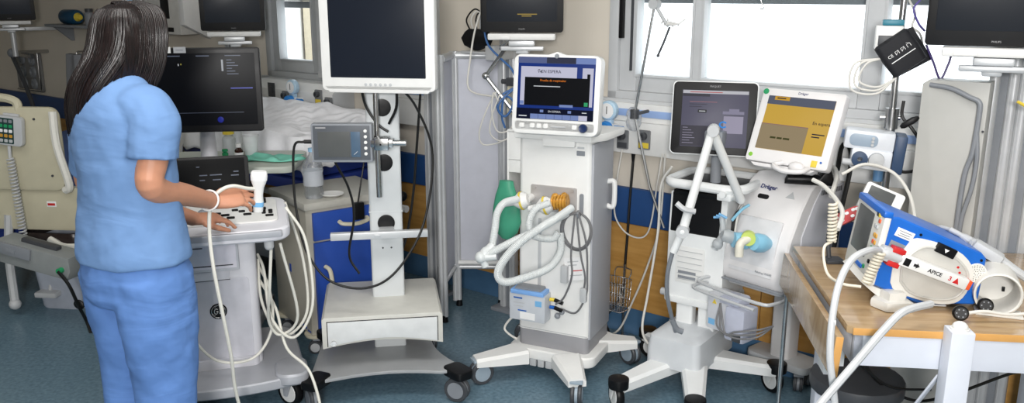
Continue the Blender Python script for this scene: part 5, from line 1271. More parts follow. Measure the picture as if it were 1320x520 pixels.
# screen
S0 = T(.022, .06, 1.0, rz=20, rx=-12)
b = MB(S0); b.face(.345, .305, .022, .018, T(0, .004, .15), .005, k=6); b.face(.25, .22, .02, .035, T(0, .022, .15), .01); b.build('screen_back', m_mw, t)
b = MB(S0); b.face(.335, .295, .018, .006, T(0, 0, .15), .002, k=6); sf = b.build('screen_bezel', M_BLACK, t)
b = MB(S0); b.face(.265, .232, .002, .002, T(.002, -.001, .148), .0004); sn = b.build('screen', screen('mauve grey screen', (112, 110, 134), .5), sf)
def ms(x0, z0, x1, z1, m, name='screen_area', lay=1):
    b = MB(S0); b.bx((x0, -.0022 - .0008 * lay, z0), (x1, -.0008 - .0008 * lay, z1), 0); return b.build(name, m, sn)
s_dg = screen('dark mauve screen', (66, 64, 80), .5); s_pl = screen('pale mauve screen', (176, 170, 196), .6)
ms(-.129, .25, .133, .263, screen('pale header', (206, 206, 214), .7)); ms(-.1, .254, .03, .257, screen('red header text', (200, 80, 80), .7), 'header_text', 2); ms(-.129, .238, -.02, .249, s_dg)
ms(-.1, .215, .01, .217, screen('rose text', (190, 130, 140), .6), 'screen_text'); ms(-.1, .205, -.03, .207, s_dg, 'screen_text'); ms(-.1, .195, -.05, .197, s_dg, 'screen_text')
ms(-.065, .172, -.03, .184, s_blk, 'button'); ms(-.06, .1765, -.035, .1795, s_wt, 'text_line', 2)
ms(-.129, .034, .005, .118, s_dg)
for i in range(7): ms(-.122, .108 - i * .0105, -.122 + (.02, .035, .045, .04, .05, .03, .045)[i], .110 - i * .0105, s_pl, 'list_line', 2)
ms(.04, .09, .118, .16, s_pl); ms(.035, .168, .12, .180, screen('lavender shape', (152, 148, 176), .6)); ms(.06, .18, .1, .19, screen('lavender shape', (152, 148, 176), .6))
b = MB(S0); b.tube([(.04 + .014 * math.cos(a), -.004, .125 + .011 * math.sin(a)) for a in [.6 + 5 * i / 12 for i in range(13)]], .0035, 6, 2); b.build('blue_ring_icon', screen('bright blue icon', (70, 150, 235), .8), sn)
text('maker_mark', 'MAQUET', .011, mat('grey print', (150, 150, 152), .5, var=0), S0 @ T(0, -.0006, .28), sf)
# white jointed support arm
def mw(px, py, y): return MI @ at(px, py, y)
a0, a1, a2 = mw(918, 168, 3.10), mw(880, 298, 3.08), mw(955, 258, 3.22)
b = MB(); b.tube([a0, a1], lambda q: .0155 + .002 * q, 14, 1); b.sph(a1, .022); ar = b.build('support_arm', m_mw, t)
b = MB(); b.tube([a0, a2], .0165, 14, 1); b.tube([a2, V((.17, -.03, .86)), V((.13, .0, .85))], .0165, 12, 4); b.build('rear_arm', m_mw, ar)
dv = (a1 - a0).normalized()
b = MB(); b.lathe([(.001, -.024), (.021, -.024), (.023, -.015), (.023, .015), (.021, .024), (.001, .024)], M=T(*(a0 + V((.005, -.0, 0))), rx=90, rz=20)); b.build('elbow_cap', M_LGREY, ar)
b = MB(); b.lathe([(.001, -.02), (.024, -.02), (.024, .02), (.001, .02)], M=T(*(a1), rx=90, rz=20)); b.build('joint_cap', M_LGREY, ar)
b = MB(); b.tube([mw(872, 262, 3.06), mw(882, 270, 3.05), mw(896, 273, 3.05)], .011, 8, 3); b.build('lever', M_LGREY, ar)
b = MB(); b.tube([a1, mw(868, 325, 3.1)], .0155, 12, 1); b.build('end_arm', m_mw, ar)
b = MB(); b.tube([mw(868, 322, 3.1), mw(861, 350, 3.12), mw(860, 380, 3.15), mw(866, 410, 3.2), mw(871, 428, 3.22)], .0085, 10, 5); b.tube([mw(866, 412, 3.2), mw(872, 424, 3.21), mw(880, 428, 3.21)], .012, 8, 3); b.build('flex_hose', mat('mid grey hose', (128, 132, 138), .4), ar)
# cable loops hanging at the right side
for i in range(5):
    b = MB(); b.tube([(.142 + .006 * i, .07 + (.045 + .006 * i) * math.cos(2 * PI * k / 14), .68 + (.09 + .009 * i) * math.sin(2 * PI * k / 14)) for k in range(15)], .004, 8, 4); b.build('cable_coil', M_BCABLE if i < 4 else M_WCABLE, t)
cable('power_cable', 'white cord running down the left side of the twin post ventilator to the floor', [at(866, 215, 3.55), at(852, 240, 3.6), at(848, 300, 3.62), at(835, 380, 3.62), at(828, 420, 3.58), at(833, 440, 3.5), at(850, 455, 3.4)], .0055, M_WCABLE)
# ---------- anaesthesia style ventilator with amber screen ----------
DC = V((.95, 3.25, 0)); DA = -50
DI = T(DC.x, DC.y, 0, rz=DA).inverted()
def dw(px, py, y): return DI @ at(px, py, y)
t = thing('ventilator', 'rounded white ventilator with amber screen on top, half hidden by the wooden table', 'ventilator', DC, DA)
m_dw = mat('dr white plastic', (226, 224, 224), .36, var=.02)
m_ds = mat('lavender grey side', (206, 206, 212), .42, var=.02)
b = MB()
o = [(.02, .50), (-.005, .53), (-.01, .58), (.03, .72), (.09, .83), (.15, .905), (.2, .93), (.38, .93), (.40, .91), (.40, .5)]
b.prism(o, .285, T(-.13, 0, 0) @ YZX, .02, bseg=3); b.build('housing', m_dw, t)
b = MB(); b.prism([(.10, .53), (.10, .72), (.17, .84), (.22, .90), (.385, .90), (.385, .53)], .012, T(.148, 0, 0) @ YZX, .004); b.build('side_panel', m_ds, t)
for i in range(14):
    b = MB(); b.bx((.158, .215 + i * .011, .872), (.1612, .221 + i * .011, .892), 0); b.build('vent_slot', M_DGREY, t)
FM = T(0, .03, .72, rx=-17.5)
b = MB(T(.0, .0, .0)); b.prism([(-.006, .56), (.0175, .69), (.0535, .775), (.062, .775), (.02, .56)], .20, T(-.095, -.006, 0) @ YZX, .006); fr_ = b.build('front_recess', mat('recess white', (214, 214, 216), .35), t)
b = MB(); b.prism(rrect(.288, .03, .012, 4, 0, 0), .008, T(.012, .006, .503), .003); b.build('lower_bumper', M_GREYP, t)
b = MB(T(-.03, .107, .85, rx=-32)); b.face(.05, .02, .009, .006, T(0, -.004, 0), .002); b.build('grip_slot', M_BLACK, t)
text('maker_mark', 'Dräger', .026, mat('navy print', (30, 40, 100), .5, var=0), T(-.02, .126, .888, rx=-40), t, bold=.0006)
text('model_mark', 'Babylog VN500', .012, M_GREYP, T(.07, -.012, .575, rx=-12), t)
b = MB(T(.085, .122, .87, rx=-40)); b.prism([(-.02, -.012), (.02, -.012), (0, .018)], .002, XZ, 0); b.build('warning_mark', M_LGREY, t)
b = MB(T(.075, .09, .82, rx=-35)); b.bx((-.015, -.001, -.006), (.015, 0, .006), 0); b.build('small_label', M_LGREY, t)
# breathing ports with pale blue connectors
m_db = mat('pale blue connector', (140, 196, 222), .35, var=.03)
b = MB(); b.lathe([(.001, -.05), (.022, -.05), (.036, -.02), (.038, .01), (.03, .03), (.001, .03)], M=T(.055, -.03, .70, rx=78, rz=-12)); b.lathe([(.001, -.03), (.03, -.03), (.034, -.0), (.03, .03), (.001, .03)], M=T(-.03, -.03, .69, rx=80, rz=-35)); b.build('blue_port', m_db, t)
b = MB(); b.cyl((.02, -.05, .72), (.035, -.075, .72), .028); b.build('green_ring', mat('lime ring', (196, 214, 110), .4), t)
b = MB(); b.tube([(.03, -.06, .72), (.015, -.095, .70), (.015, -.1, .65)], .017, 12, 4); b.build('elbow_hose', mat('ivory plastic', (222, 218, 204), .35), t)
b = MB(); b.lathe([(.001, -.03), (.026, -.03), (.026, .02), (.018, .035), (.001, .035)], M=T(-.07, -.045, .70, rx=70, rz=-40)); b.cyl((-.1, -.05, .70), (-.13, -.06, .64), .015); b.cyl((-.1, -.05, .72), (-.11, -.05, .78), .012); b.sph((-.12, -.055, .66), .022); b.build('clear_connector', M_TRANS, t)
for i in range(3):
    b = MB(); b.cyl((-.11 + i * .012, -.05, .775), (-.14 + i * .012, -.065, .77 + .01 * i), .005); b.build('blue_clip', M_LBLUE, t)
b = MB(); b.tube([(-.085, -.02, .76), (-.07, .02, .80), (-.055, .05, .82)], .006); b.build('blue_lead', m_db, t)
# trolley below
b = MB(); b.prism(rrect(.27, .34, .03, 4, 0, .2), .02, T(0, 0, .48), .005); b.build('shelf', M_LGREY, t)
b = MB(); b.tube([(-.17, .05, .50), (-.18, -.08, .50), (-.12, -.115, .50), (.12, -.115, .49), (.17, -.07, .49), (.17, .05, .49)], .007, 10, 5); b.tube([(-.17, .05, .475), (-.19, -.1, .475), (-.12, -.135, .475), (.12, -.13, .465)], .006, 10, 5); b.build('rail', M_ALU, t)
b = MB(); b.prism(rrect(.09, .09, .015, 4, 0, .30), .37, T(0, 0, .11), .004); b.build('pedestal', m_dw, t)
b = MB(); b.prism(rrect(.30, .15, .04, 4, 0, .30), .035, T(0, 0, .085), .01); b.build('base', M_LGREY, t)
for (x, y) in ((-.11, .25), (.11, .25), (-.11, .33), (.11, .33)): castor(t, x, y, .035, .09, 30, M_DGREY, M_LGREY, M_GREYP, .016)
# box under the shelf
b = MB(); b.bx((-.12, -.1, .315), (.015, .0, .465), .008); ab = b.build('supply_box', mat('pale lilac casing', (206, 208, 214), .4), t)
b = MB(); b.bx((-.02, -.12, .30), (.07, -.02, .44), .012); b.bx((-.06, -.104, .44), (.03, -.02, .468), .005); b.build('battery_block', mat('periwinkle casing', (186, 190, 206), .4), ab)
b = MB(); b.bx((.02, -.123, .305), (.06, -.118, .335), .002); b.build('battery_foot', M_DGREY, ab)
b = MB(); b.prism([(-.01, -.008), (.01, -.008), (0, .011)], .002, T(-.085, -.1, .435) @ XZ, 0); b.build('hazard_triangle', M_YEL, ab)
b = MB(); b.bx((-.11, -.1015, .335), (-.08, -.0995, .36), 0); b.build('blue_label', M_LBLUE, ab)
for k in range(3):
    b = MB(); b.tube([(-.05, -.11, .44), (-.03 + .02 * k, -.15, .36 - .01 * k), (.06, -.16, .34 + .012 * k), (.14, -.13, .36 + .015 * k), (.17, -.07, .40)], .004); b.build('grey_lead', M_GCABLE, ab)
# screen
D0 = T(.095, .035, 1.005, rz=4, rx=-23) @ Mx.Scale(1.05, 4)
b = MB(D0); b.face(.325, .285, .012, .04, T(0, 0, .145), .008); b.prism(rrect(.24, .2, .02), .05, T(.02, .09, .15) @ XZ, .012); hd = b.build('screen_housing', m_dw, t)
b = MB(D0); b.face(.262, .205, .002, .002, T(.0, -.001, .155), .0004); sd = b.build('screen', screen('ochre screen', (210, 170, 72), .85), hd)
def dsx(x0, z0, x1, z1, m, lay=1, name='screen_area'):
    b = MB(D0); b.bx((x0, -.0022 - .0008 * lay, z0), (x1, -.0008 - .0008 * lay, z1), 0); return b.build(name, m, sd)
dsx(-.131, .225, .131, .2575, screen('slate blue header', (100, 106, 124), .7)); dsx(-.105, .242, -.045, .256, screen('amber tab', (222, 170, 60), .75), 2, 'tab')
dsx(-.131, .053, .055, .148, screen('taupe screen', (168, 150, 118), .7)); dsx(-.131, .147, .055, .150, screen('dusty pink line', (190, 150, 140), .5), 2, 'line')
s_ol = screen('olive text', (96, 96, 50), .4)
text('screen_text', 'En espera', .017, s_tx, D0 @ T(.1, -.004, .168), sd); dsx(.075, .126, .122, .130, s_tx, 2, 'text_line'); dsx(.075, .116, .105, .120, s_tx, 2, 'text_line')
dsx(-.082, .095, -.06, .102, s_ol, 2, 'text_line'); dsx(-.055, .095, -.035, .102, s_ol, 2, 'text_line'); dsx(-.03, .095, -.005, .102, s_ol, 2, 'text_line'); dsx(-.095, .247, -.06, .251, s_tx, 3, 'text_line')
b = MB(D0); b.lathe([(.001, 0), (.011, 0), (.011, .002), (.001, .003)], M=T(-.149, -.0, .272, rx=90)); b.build('green_dot', M_GREEN, hd)
b = MB(D0); b.lathe([(.001, 0), (.008, 0), (.008, .002), (.001, .003)], M=T(-.142, -.0, .026, rx=90)); b.build('lime_dot', mat('lime dot', (130, 190, 60), .4), hd)
b = MB(D0); b.bx((.10, -.003, .01), (.122, -.0, .034), .002); b.build('yellow_sticker', M_YEL, hd)
b = MB(D0); b.cyl((.135, 0, .03), (.135, -.002, .03), .004); b.build('blue_led', M_BLUE, hd)
text('maker_mark', 'Dräger', .014, mat('navy print', (30, 40, 100), .5, var=0), D0 @ T(0, -.0006, .274), hd)
b = MB(D0); b.prism([(-.14, .0), (-.12, -.014), (.1, -.014), (.12, 0)], .03, T(0, .035, 0) @ XZ, .004); b.tube([(.0, -.012, .008), (-.02, -.035, -.01), (.03, -.05, -.028), (.09, -.04, -.02), (.10, -.01, .0)], .009, 10, 5); b.sph((.06, -.02, -.002), (.03, .018, .02)); b.build('lower_handle', m_dw, hd)
b = MB(); b.cyl((.11, .25, .925), (.11, .25, 1.12), .017); b.cyl((.11, .25, .925), (.11, .25, .955), .036); b.build('screen_pole', M_CHROME, t)
b = MB(); b.bx((.07, .17, 1.07), (.17, .29, 1.13), .012); sb_ = b.build('screen_bracket', M_GREYP, t)
b = MB(); b.bx((.168, .20, 1.075), (.172, .215, 1.125), .001); b.build('lime_strip', mat('lime dot', (130, 190, 60), .4), sb_)
# things lying on top
t2 = thing('black_handpiece', 'black curved handpiece lying on top of the rounded white ventilator', 'handpiece', DC + Mx.Rotation(R(DA), 3, 'Z') @ V((.115, .17, .915)), DA + 34)
b = MB(); b.loft([[(x, y, z) for (y, z) in rrect(w_, h_, min(w_, h_) * .48, 5, dy, h_ / 2 + dz)] for (x, w_, h_, dy, dz) in ((-.08, .02, .02, 0, .0), (-.07, .045, .04, 0, 0), (0, .05, .045, 0, 0), (.05, .045, .04, .0, .0), (.065, .04, .065, 0, .0), (.085, .035, .075, 0, .0), (.10, .03, .035, .0, .0))]); b.build('body', M_BLACK, t2)
t2 = thing('face_mask', 'clear crumpled mask with yellow valve below the amber screen', 'mask', DC + Mx.Rotation(R(DA), 3, 'Z') @ V((.075, .28, .9305)), DA)
b = MB(); b.lathe([(.001, 0), (.055, 0), (.06, .012), (.045, .045), (.02, .06), (.018, .085), (.001, .086)]); b.build('cup', M_TRANS, t2)
b = MB(); b.lathe([(.02, .062), (.028, .062), (.028, .074), (.02, .074), (.02, .062)]); b.build('yellow_ring', M_YEL, t2)
b = MB(); b.tube([(.04, 0, .03), (.1, -.02, .05), (.16, -.1, .03), (.2, -.2, -.02)], .009); b.build('tube', M_WCABLE, t2)
b = MB(T(*(DC + Mx.Rotation(R(DA), 3, 'Z') @ V((.0, .3, .94))), rz=DA)); b.tube([(.16, .02, .02), (.18, .0, .12), (.22, -.02, .13), (.25, -.05, .05), (.25, -.1, -.15), (.24, -.12, -.4)], .009)
o = b.build('ventilator_hose', M_BCABLE); tag(o, 'black hose arching behind the amber screen pole', 'hose')
for i in range(3):
    pass
cable('breathing_hose', 'white hose curving from the amber screen down to the table top', [at(1048, 232, 2.95), at(1062, 240, 2.9), at(1078, 258, 2.8), at(1086, 275, 2.72), at(1080, 296, 2.66)], .008, M_WCABLE, cat='hose')
cable('breathing_hose', 'white hose arching behind the small tilted meter', [at(1085, 225, 3.0), at(1115, 212, 3.0), at(1150, 222, 2.98), at(1172, 250, 2.9), at(1180, 285, 2.8)], .006, M_WCABLE, cat='hose')

# ---------- wooden table with drop leaf ----------
TB = V((.922, 2.185, .008)); TA = -7
t = thing('table', 'wooden topped table with white metal frame and hanging leaf at lower right', 'table', TB, TA)
m_tb = mat('maple veneer', (206, 172, 126), .22, var=0, coat=.3)
nt = m_tb.node_tree; bb = nt.nodes['Principled BSDF']; tc = nt.nodes.new('ShaderNodeTexCoord'); mp = nt.nodes.new('ShaderNodeMapping'); mp.inputs['Scale'].default_value = (2, 16, 2)
nz = nt.nodes.new('ShaderNodeTexNoise'); nz.inputs['Scale'].default_value = 2.4; nz.inputs['Detail'].default_value = 8
cr = nt.nodes.new('ShaderNodeValToRGB'); cr.color_ramp.elements[0].position = .3; cr.color_ramp.elements[0].color = lin((158, 130, 96)); cr.color_ramp.elements[1].position = .7; cr.color_ramp.elements[1].color = lin((184, 158, 122))
nt.links.new(tc.outputs['Object'], mp.inputs['Vector']); nt.links.new(mp.outputs['Vector'], nz.inputs['Vector']); nt.links.new(nz.outputs['Fac'], cr.inputs['Fac']); nt.links.new(cr.outputs['Color'], bb.inputs['Base Color'])
m_edge = mat('orange wood edging', (214, 160, 92), .35, var=.05)
m_tw = mat('table frame white', (214, 218, 228), .4, var=.02)
b = MB(); b.prism([(.02, .0), (.9, .0), (.9, .78), (.0, .78), (0, .02)], .022, T(0, 0, .728), .002); tp = b.build('tabletop', m_tb, t)
b = MB(); b.bx((.012, -.0012, .729), (.9, .001, .749), .0005); b.build('edging', m_edge, tp)
b = MB(T(-.008, .0, .725, ry=4)); b.bx((-.022, .0, -.125), (-.002, .78, -.004), .002); lf = b.build('drop_leaf', m_tb, t)
b = MB(T(-.008, .0, .725, ry=4)); b.bx((-.0225, -.0012, -.124), (-.002, .001, -.006), .0005); b.build('edging', m_edge, lf)
b = MB()
b.bx((.02, .01, .635), (.87, .035, .727), .002); b.bx((.02, .74, .635), (.87, .765, .727), .002); b.bx((.02, .01, .635), (.045, .765, .727), .002); b.build('apron', m_tw, t)
for (x, y) in ((.275, -.028), (.09, .56), (.84, .05), (.84, .7)):
    b = MB(); z1 = .77 if y < 0 else .64
    b.bx((x - .03, y - .03, -.004), (x + .03, y + .03, z1), .004); lg = b.build('leg', m_tw, t)
    b = MB(); b.cyl((x, y, -.008), (x, y, .014), .028); b.build('foot', M_BLACK, lg)
    if y < 0:
        b = MB(); b.cyl((x, y, z1 - .001), (x, y, z1 + .004), .024); b.sph((x, y, z1 + .006), (.02, .02, .016)); b.build('cap', M_WHITE, lg)
        b = MB(); b.bar((x - .02, y + .04, .62), (x - .06, y + .1, .48), .02, .006); b.build('brace', m_tw, lg)
b = MB(); b.bx((-.012, .17, .53), (.012, .24, .60), .002); b.bx((-.006, .19, .55), (.05, .22, .64), .002); b.build('leaf_bracket', M_PAPER, t)
TT = .7585
def onT(x, y, z=0): return T(TB.x, TB.y, 0, rz=TA) @ V((x, y, TT + z))
# stool base and rods under the table
t = thing('stool', 'blue hub of a wheeled stool base under the wooden table', 'stool', (1.15, 2.62, 0), 15)
b = MB(); b.lathe([(.001, .09), (.05, .09), (.06, .11), (.05, .15), (.03, .16), (.001, .16)]); b.cyl((0, 0, .15), (0, 0, .36), .025); b.build('hub', M_BLUE, t)
for k in range(5):
    a = 2 * PI * k / 5; d = V((math.cos(a), math.sin(a), 0))
    b = MB(); b.bar(d * .04 + V((0, 0, .12)), d * .24 + V((0, 0, .09)), .04, .025, .006); b.build('leg', M_GREYP, t)
    castor(t, d.x * .23, d.y * .23, .025, .08, math.degrees(a), M_BLACK, M_DGREY, M_DGREY, .012)
b = MB(); b.cyl((0, 0, .36), (0, 0, .41), .15, bev=.012); b.build('seat', M_DGREY, t)
cable('power_cable', 'black cable drooping under the table behind the front leg', [at(1115, 470, 2.55), at(1135, 495, 2.55), at(1180, 517, 2.55), at(1230, 508, 2.55), at(1300, 483, 2.6), at(1330, 478, 2.6)], .005, M_BCABLE)
cable('power_cable', 'thin black cable hanging lower under the table with pale sleeve', [at(1105, 468, 2.5), at(1120, 480, 2.5), at(1150, 500, 2.5), at(1200, 503, 2.5)], .004, M_BCABLE)
t = thing('drip_stand_pole', 'slim grey pole standing on the floor between amber ventilator and table leaf', 'pole', (.975, 2.86, 0), 0)
b = MB(); b.cyl((0, 0, .02), (0.02, .06, .66), .008, seg=12); b.cyl((0, 0, 0), (0, 0, .02), .03, .02); b.build('pole', M_CHROME, t)

# ---------- defibrillator ----------
FB = V((1.2, 2.33, TT)); FA = -6
FI = T(FB.x, FB.y, FB.z, rz=FA).inverted()
t = thing('defibrillator', 'blue portable defibrillator with grey screen lying tilted on the wooden table', 'defibrillator', FB, FA)
m_df = mat('defibrillator blue', (28, 102, 196), .36, var=.03)
m_dwh = mat('defibrillator ivory', (222, 220, 214), .38, var=.02)
zz = lambda p: (p[0], p[1] - .75)
side = [zz(p) for p in ((-.128, 1.022), (-.10, 1.02), (.135, .922), (.15, .905), (.142, .775), (.13, .765), (-.026, .763), (-.157, .817))]
b = MB(); b.prism(side, .225, T(0, .225, 0) @ XZ, .010, bseg=3); b.build('body', m_df, t)
b = MB(); b.prism([zz(p) for p in ((-.165, .835), (-.157, .812), (-.02, .757), (.06, .757), (.06, .7535), (-.10, .7535), (-.15, .79), (-.185, .82))], .20, T(0, .21, 0) @ XZ, .004); b.build('foot_wedge', m_dwh, t)
# front face panel (faces left), from lower front edge up to the top
fp0 = V((-.157, 0, .067)); fp1 = V((-.128, 0, .272))
e1 = (fp1 - fp0).normalized(); e2 = V((0, 1, 0)); nrm = V((-e1.z, 0, e1.x))
FMx = Mx(((e2.x, e1.x, nrm.x, fp0.x), (e2.y, e1.y, nrm.y, fp0.y), (e2.z, e1.z, nrm.z, fp0.z), (0, 0, 0, 1)))   # (depth, up, out)
b = MB(); b.prism(rrect(.25, .222, .015, 4, .118, .104), .02, FMx @ T(0, 0, -.006), .006); pn = b.build('front_panel', m_dwh, t)
b = MB(); b.prism(rrect(.14, .135, .006, 4, .145, .125), .002, FMx @ T(0, 0, .0142), .0005); b.build('screen', M_LCD, pn)
b = MB(); b.prism(rrect(.252, .02, .006, 4, .118, .211), .026, FMx @ T(0, 0, -.008), .005); b.build('blue_rim', m_df, pn)
for i, (x, y, m) in enumerate([(.03, .20, M_YEL), (.045, .20, M_BLACK), (.02, .185, mat('orange red key', (226, 92, 50), .4)), (.03, .165, M_LGREY), (.045, .165, M_LGREY), (.02, .14, mat('amber key', (200, 150, 60), .4)), (.035, .14, mat('amber key', (200, 150, 60), .4)), (.02, .12, mat('amber key', (200, 150, 60), .4)), (.035, .12, mat('orange red key', (226, 92, 50), .4)), (.02, .10, M_LGREY), (.035, .10, M_GREEN), (.03, .06, M_BLACK), (.06, .035, M_GREEN)]):
    b = MB(); b.prism(rrect(.012, .012, .003, 3, x, y), .004, FMx @ T(0, 0, .014), .001); b.build('key', m, pn)
b = MB(); b.prism(rrect(.09, .012, .004, 3, .12, .028), .004, FMx @ T(0, 0, .014), .001); b.build('blue_label', m_df, pn)
# side details (on the face towards the camera, local y = 0)
def sd_(px, py, off=0.0):
    c = FI @ at(px, py, 2.33); o_ = FI @ V((0, 0, EYE)); d = c - o_; k = (-off - o_.y) / d.y; p = o_ + d * k; return V((p.x, -off, p.z))
rc = [sd_(x, y, .0) for x, y in ((1160, 362), (1163, 340), (1180, 322), (1200, 318), (1228, 330), (1243, 345), (1246, 358), (1238, 376), (1222, 385), (1196, 384), (1172, 376))]
rc_o = [sd_(x, y, 0) for x, y in ((1150, 345), (1172, 312), (1190, 308), (1232, 322), (1252, 342), (1252, 362), (1240, 384), (1222, 392), (1190, 388), (1150, 372))]
b = MB(); b.prism([(p.x, p.z) for p in spline(rc_o + [rc_o[0]], 3)[:-1]][::-1], .006, T(0, .001, 0) @ XZ, .002); dk = b.build('paddle_dock', m_dwh, t)
b = MB(); b.prism([(p.x, p.z) for p in spline(rc + [rc[0]], 3)[:-1]][::-1], .003, T(0, -.0045, 0) @ XZ, .001); b.tube([V((p.x, -.008, p.z)) for p in spline(rc + [rc[0]], 3)[:-1]] + [V((rc[0].x, -.008, rc[0].z))], .004, 8, 1, closed=True); b.build('handle_ring', mat('grey ivory', (196, 194, 188), .4), dk)
p = sd_(1166, 303); M0 = T(p.x, 0, p.z, ry=22)
b = MB(M0); b.bx((-.026, -.0015, -.012), (.026, .001, .014), .0005); lb = b.build('white_label', M_PAPER, t)
for (z, w_) in ((.007, .036), (.0, .03), (-.006, .036)):
    b = MB(M0); b.bx((-w_ / 2, -.0021, z - .001), (w_ / 2, -.0014, z + .001), 0); b.build('label_print', M_GREYP, lb)
p = sd_(1157, 317); b = MB(T(p.x, 0, p.z, ry=22)); b.bx((-.024, -.0015, -.011), (.024, .001, .009), .0005); b.build('barcode_label', M_GREYP, t)
p = sd_(1217, 322); b = MB(T(p.x, -.006, p.z, ry=24)); b.bx((-.028, -.01, -.014), (.03, .006, .014), .003); la = b.build('latch', M_BLACK, t)
b = MB(T(p.x, -.0165, p.z, ry=24)); b.prism([(-.007, .005), (.007, .005), (0, -.006)], .001, XZ, 0); b.build('arrow', M_PAPER, la)
p = sd_(1258, 352); b = MB(T(p.x, 0, p.z)); b.lathe([(.001, 0), (.027, 0), (.029, .002), (.027, .004), (.001, .004)], M=T(0, 0, 0, rx=90)); spk = b.build('speaker', m_dwh, t)
for r_, n_ in ((.006, 6), (.012, 12), (.018, 16), (.0225, 20)):
    for i in range(n_):
        a = 2 * PI * i / n_; b = MB(T(p.x, -.0042, p.z)); b.cyl((r_ * math.cos(a), .0003, r_ * math.sin(a)), (r_ * math.cos(a), -.0004, r_ * math.sin(a)), .0013, seg=6); b.build('speaker_hole', M_DGREY, spk)
for (x, y) in ((1187, 303), (1265, 336), (1140, 378), (1140, 290)):
    p = sd_(x, y); b = MB(); b.cyl((p.x, .001, p.z), (p.x, -.002, p.z), .004, seg=10); b.build('screw', M_BLACK, t)
p = sd_(1165, 381); b = MB(T(p.x, -.001, p.z, ry=20)); b.prism([(-.012, .0), (-.006, .009), (.004, .006), (.012, .009), (.008, -.003), (.011, -.009), (-.004, -.007)], .001, XZ, 0); b.build('emblem', M_LGREY, t)
for (px, py) in ((1235, 345), (1237, 352)):
    p = sd_(px, py, .008); b = MB(); b.cyl((p.x, -.0075, p.z), (p.x, -.009, p.z), .0035, seg=12); b.build('red_dot', M_RED, dk)
# paddle
p0, p1 = sd_(1135, 324, .03), sd_(1250, 368, .03); d = p1 - p0; an = math.degrees(math.atan2(d.z, d.x)); Ln = d.length
PM = T(p0.x, -.03, p0.z, ry=-an)
pw = T(FB.x, FB.y, FB.z, rz=FA)
t2 = thing('defibrillator_paddle', 'white paddle marked APICE docked in the side of the blue defibrillator', 'paddle', FB, FA)
b = MB(PM); b.bx((.055, -.016, -.017), (Ln - .012, .020, .017), .006); pb = b.build('handle', M_WHITE, t2)
b = MB(PM); b.tube([(-.01, 0, -.002), (.02, 0, 0), (.06, 0, 0)], [.014, .018, .017], 12, 4); b.bx((.0, -.012, -.022), (.05, .02, .02), .008); b.build('shank', M_LGREY, pb)
for z in (.019, -.022):
    b = MB(PM); b.bx((.026, -.014, z - .007), (.062, .018, z + .009), .003); b.build('red_grip', M_RED, pb)
b = MB(PM); b.bx((Ln - .014, -.012, -.014), (Ln, .02, .014), .004); b.build('red_button', mat('orange red key', (226, 92, 50), .4), pb)
b = MB(PM); b.bx((.066, -.0168, -.011), (.084, -.0155, .011), .001); b.build('black_panel', M_BLACK, pb)
b = MB(PM); b.prism([(-.008, -.004), (.0, -.004), (0, -.008), (.009, 0), (0, .008), (0, .004), (-.008, .004)], .001, T(.103, -.016, 0) @ XZ, 0); b.build('arrow', M_INK, pb)
text('apex_mark', 'APICE', .0155, M_INK, PM @ T(.158, -.0165, .0), t2, bold=.0003)
text('number_mark', '3', .018, M_RED, PM @ T(.203, -.0165, 0), t2, bold=.0004)
b = MB(PM); b.prism([(-.009, -.008), (.009, -.008), (0, .009)], .001, T(.222, -.016, 0) @ XZ, 0); b.build('shock_mark', M_RED, pb)
QI = (pw).inverted()
def qf(px, py, y): return QI @ at(px, py, y)
b = MB(); b.tube([PM @ V((0, 0, 0)), qf(1120, 323, 2.24), qf(1098, 335, 2.2), qf(1082, 365, 2.16), qf(1073, 410, 2.12), qf(1070, 460, 2.1), qf(1074, 500, 2.1), qf(1078, 540, 2.1)], .0095, 10, 8); b.build('cable', mat('pale grey hose', (196, 198, 200), .42), t2)
b = MB(); q = qf(1073, 415, 2.12); b.box(q, (.014, .022, .014), .002); b.build('cable_tag', M_PAPER, t2)
cable('defibrillator_lead', 'thick pale grey lead hanging diagonally over the front table edge', [at(1200, 392, 2.2), at(1165, 402, 2.13), at(1140, 425, 2.09), at(1110, 460, 2.07), at(1080, 495, 2.05), at(1055, 525, 2.03), at(1045, 545, 2.03)], .0105, mat('pale grey hose', (196, 198, 200), .42))
# coiled cords
def cordcoil(label, px0, py0, px1, py1, y, r, turns, tail):
    p0, p1 = at(px0, py0, y), at(px1, py1, y)
    t3 = thing('coiled_cord', label, 'cord', p1, 0)
    b = MB(); b.tube([p - p1 for p in coil(p0, p1, r, turns, .004)], .0042, 8, 2); b.build('coil', mat('cream cord', (220, 212, 194), .45), t3)
    if tail:
        b = MB(); b.tube([V(q) - p1 for q in tail], .0042, 8, 6); b.build('tail', mat('cream cord', (220, 212, 194), .45), t3)
cordcoil('cream coiled cord hanging left of the defibrillator screen', 1074, 262, 1072, 312, 2.40, .0105, 11, [at(1072, 312, 2.40), at(1063, 318, 2.39), at(1062, 335, 2.37), at(1068, 355, 2.34), at(1085, 366, 2.30), at(1110, 370, 2.28)])
cordcoil('cream coiled cord stretched below the defibrillator front keys', 1135, 326, 1116, 366, 2.285, .0115, 10, None)
# white cradle with coil at the left of the defibrillator
t = thing('accessory_cradle', 'ivory plastic cradle lying between coiled cord and defibrillator', 'cradle', onT(.16, .17, .0), 20)
b = MB(); b.prism([(-.045, -.03), (.03, -.055), (.06, .03), (0, .06), (-.05, .03)], .03, None, .01); b.prism([(-.03, -.02), (.02, -.03), (.04, .02), (-.02, .03)], .055, None, .012); b.build('cradle', m_dwh, t)
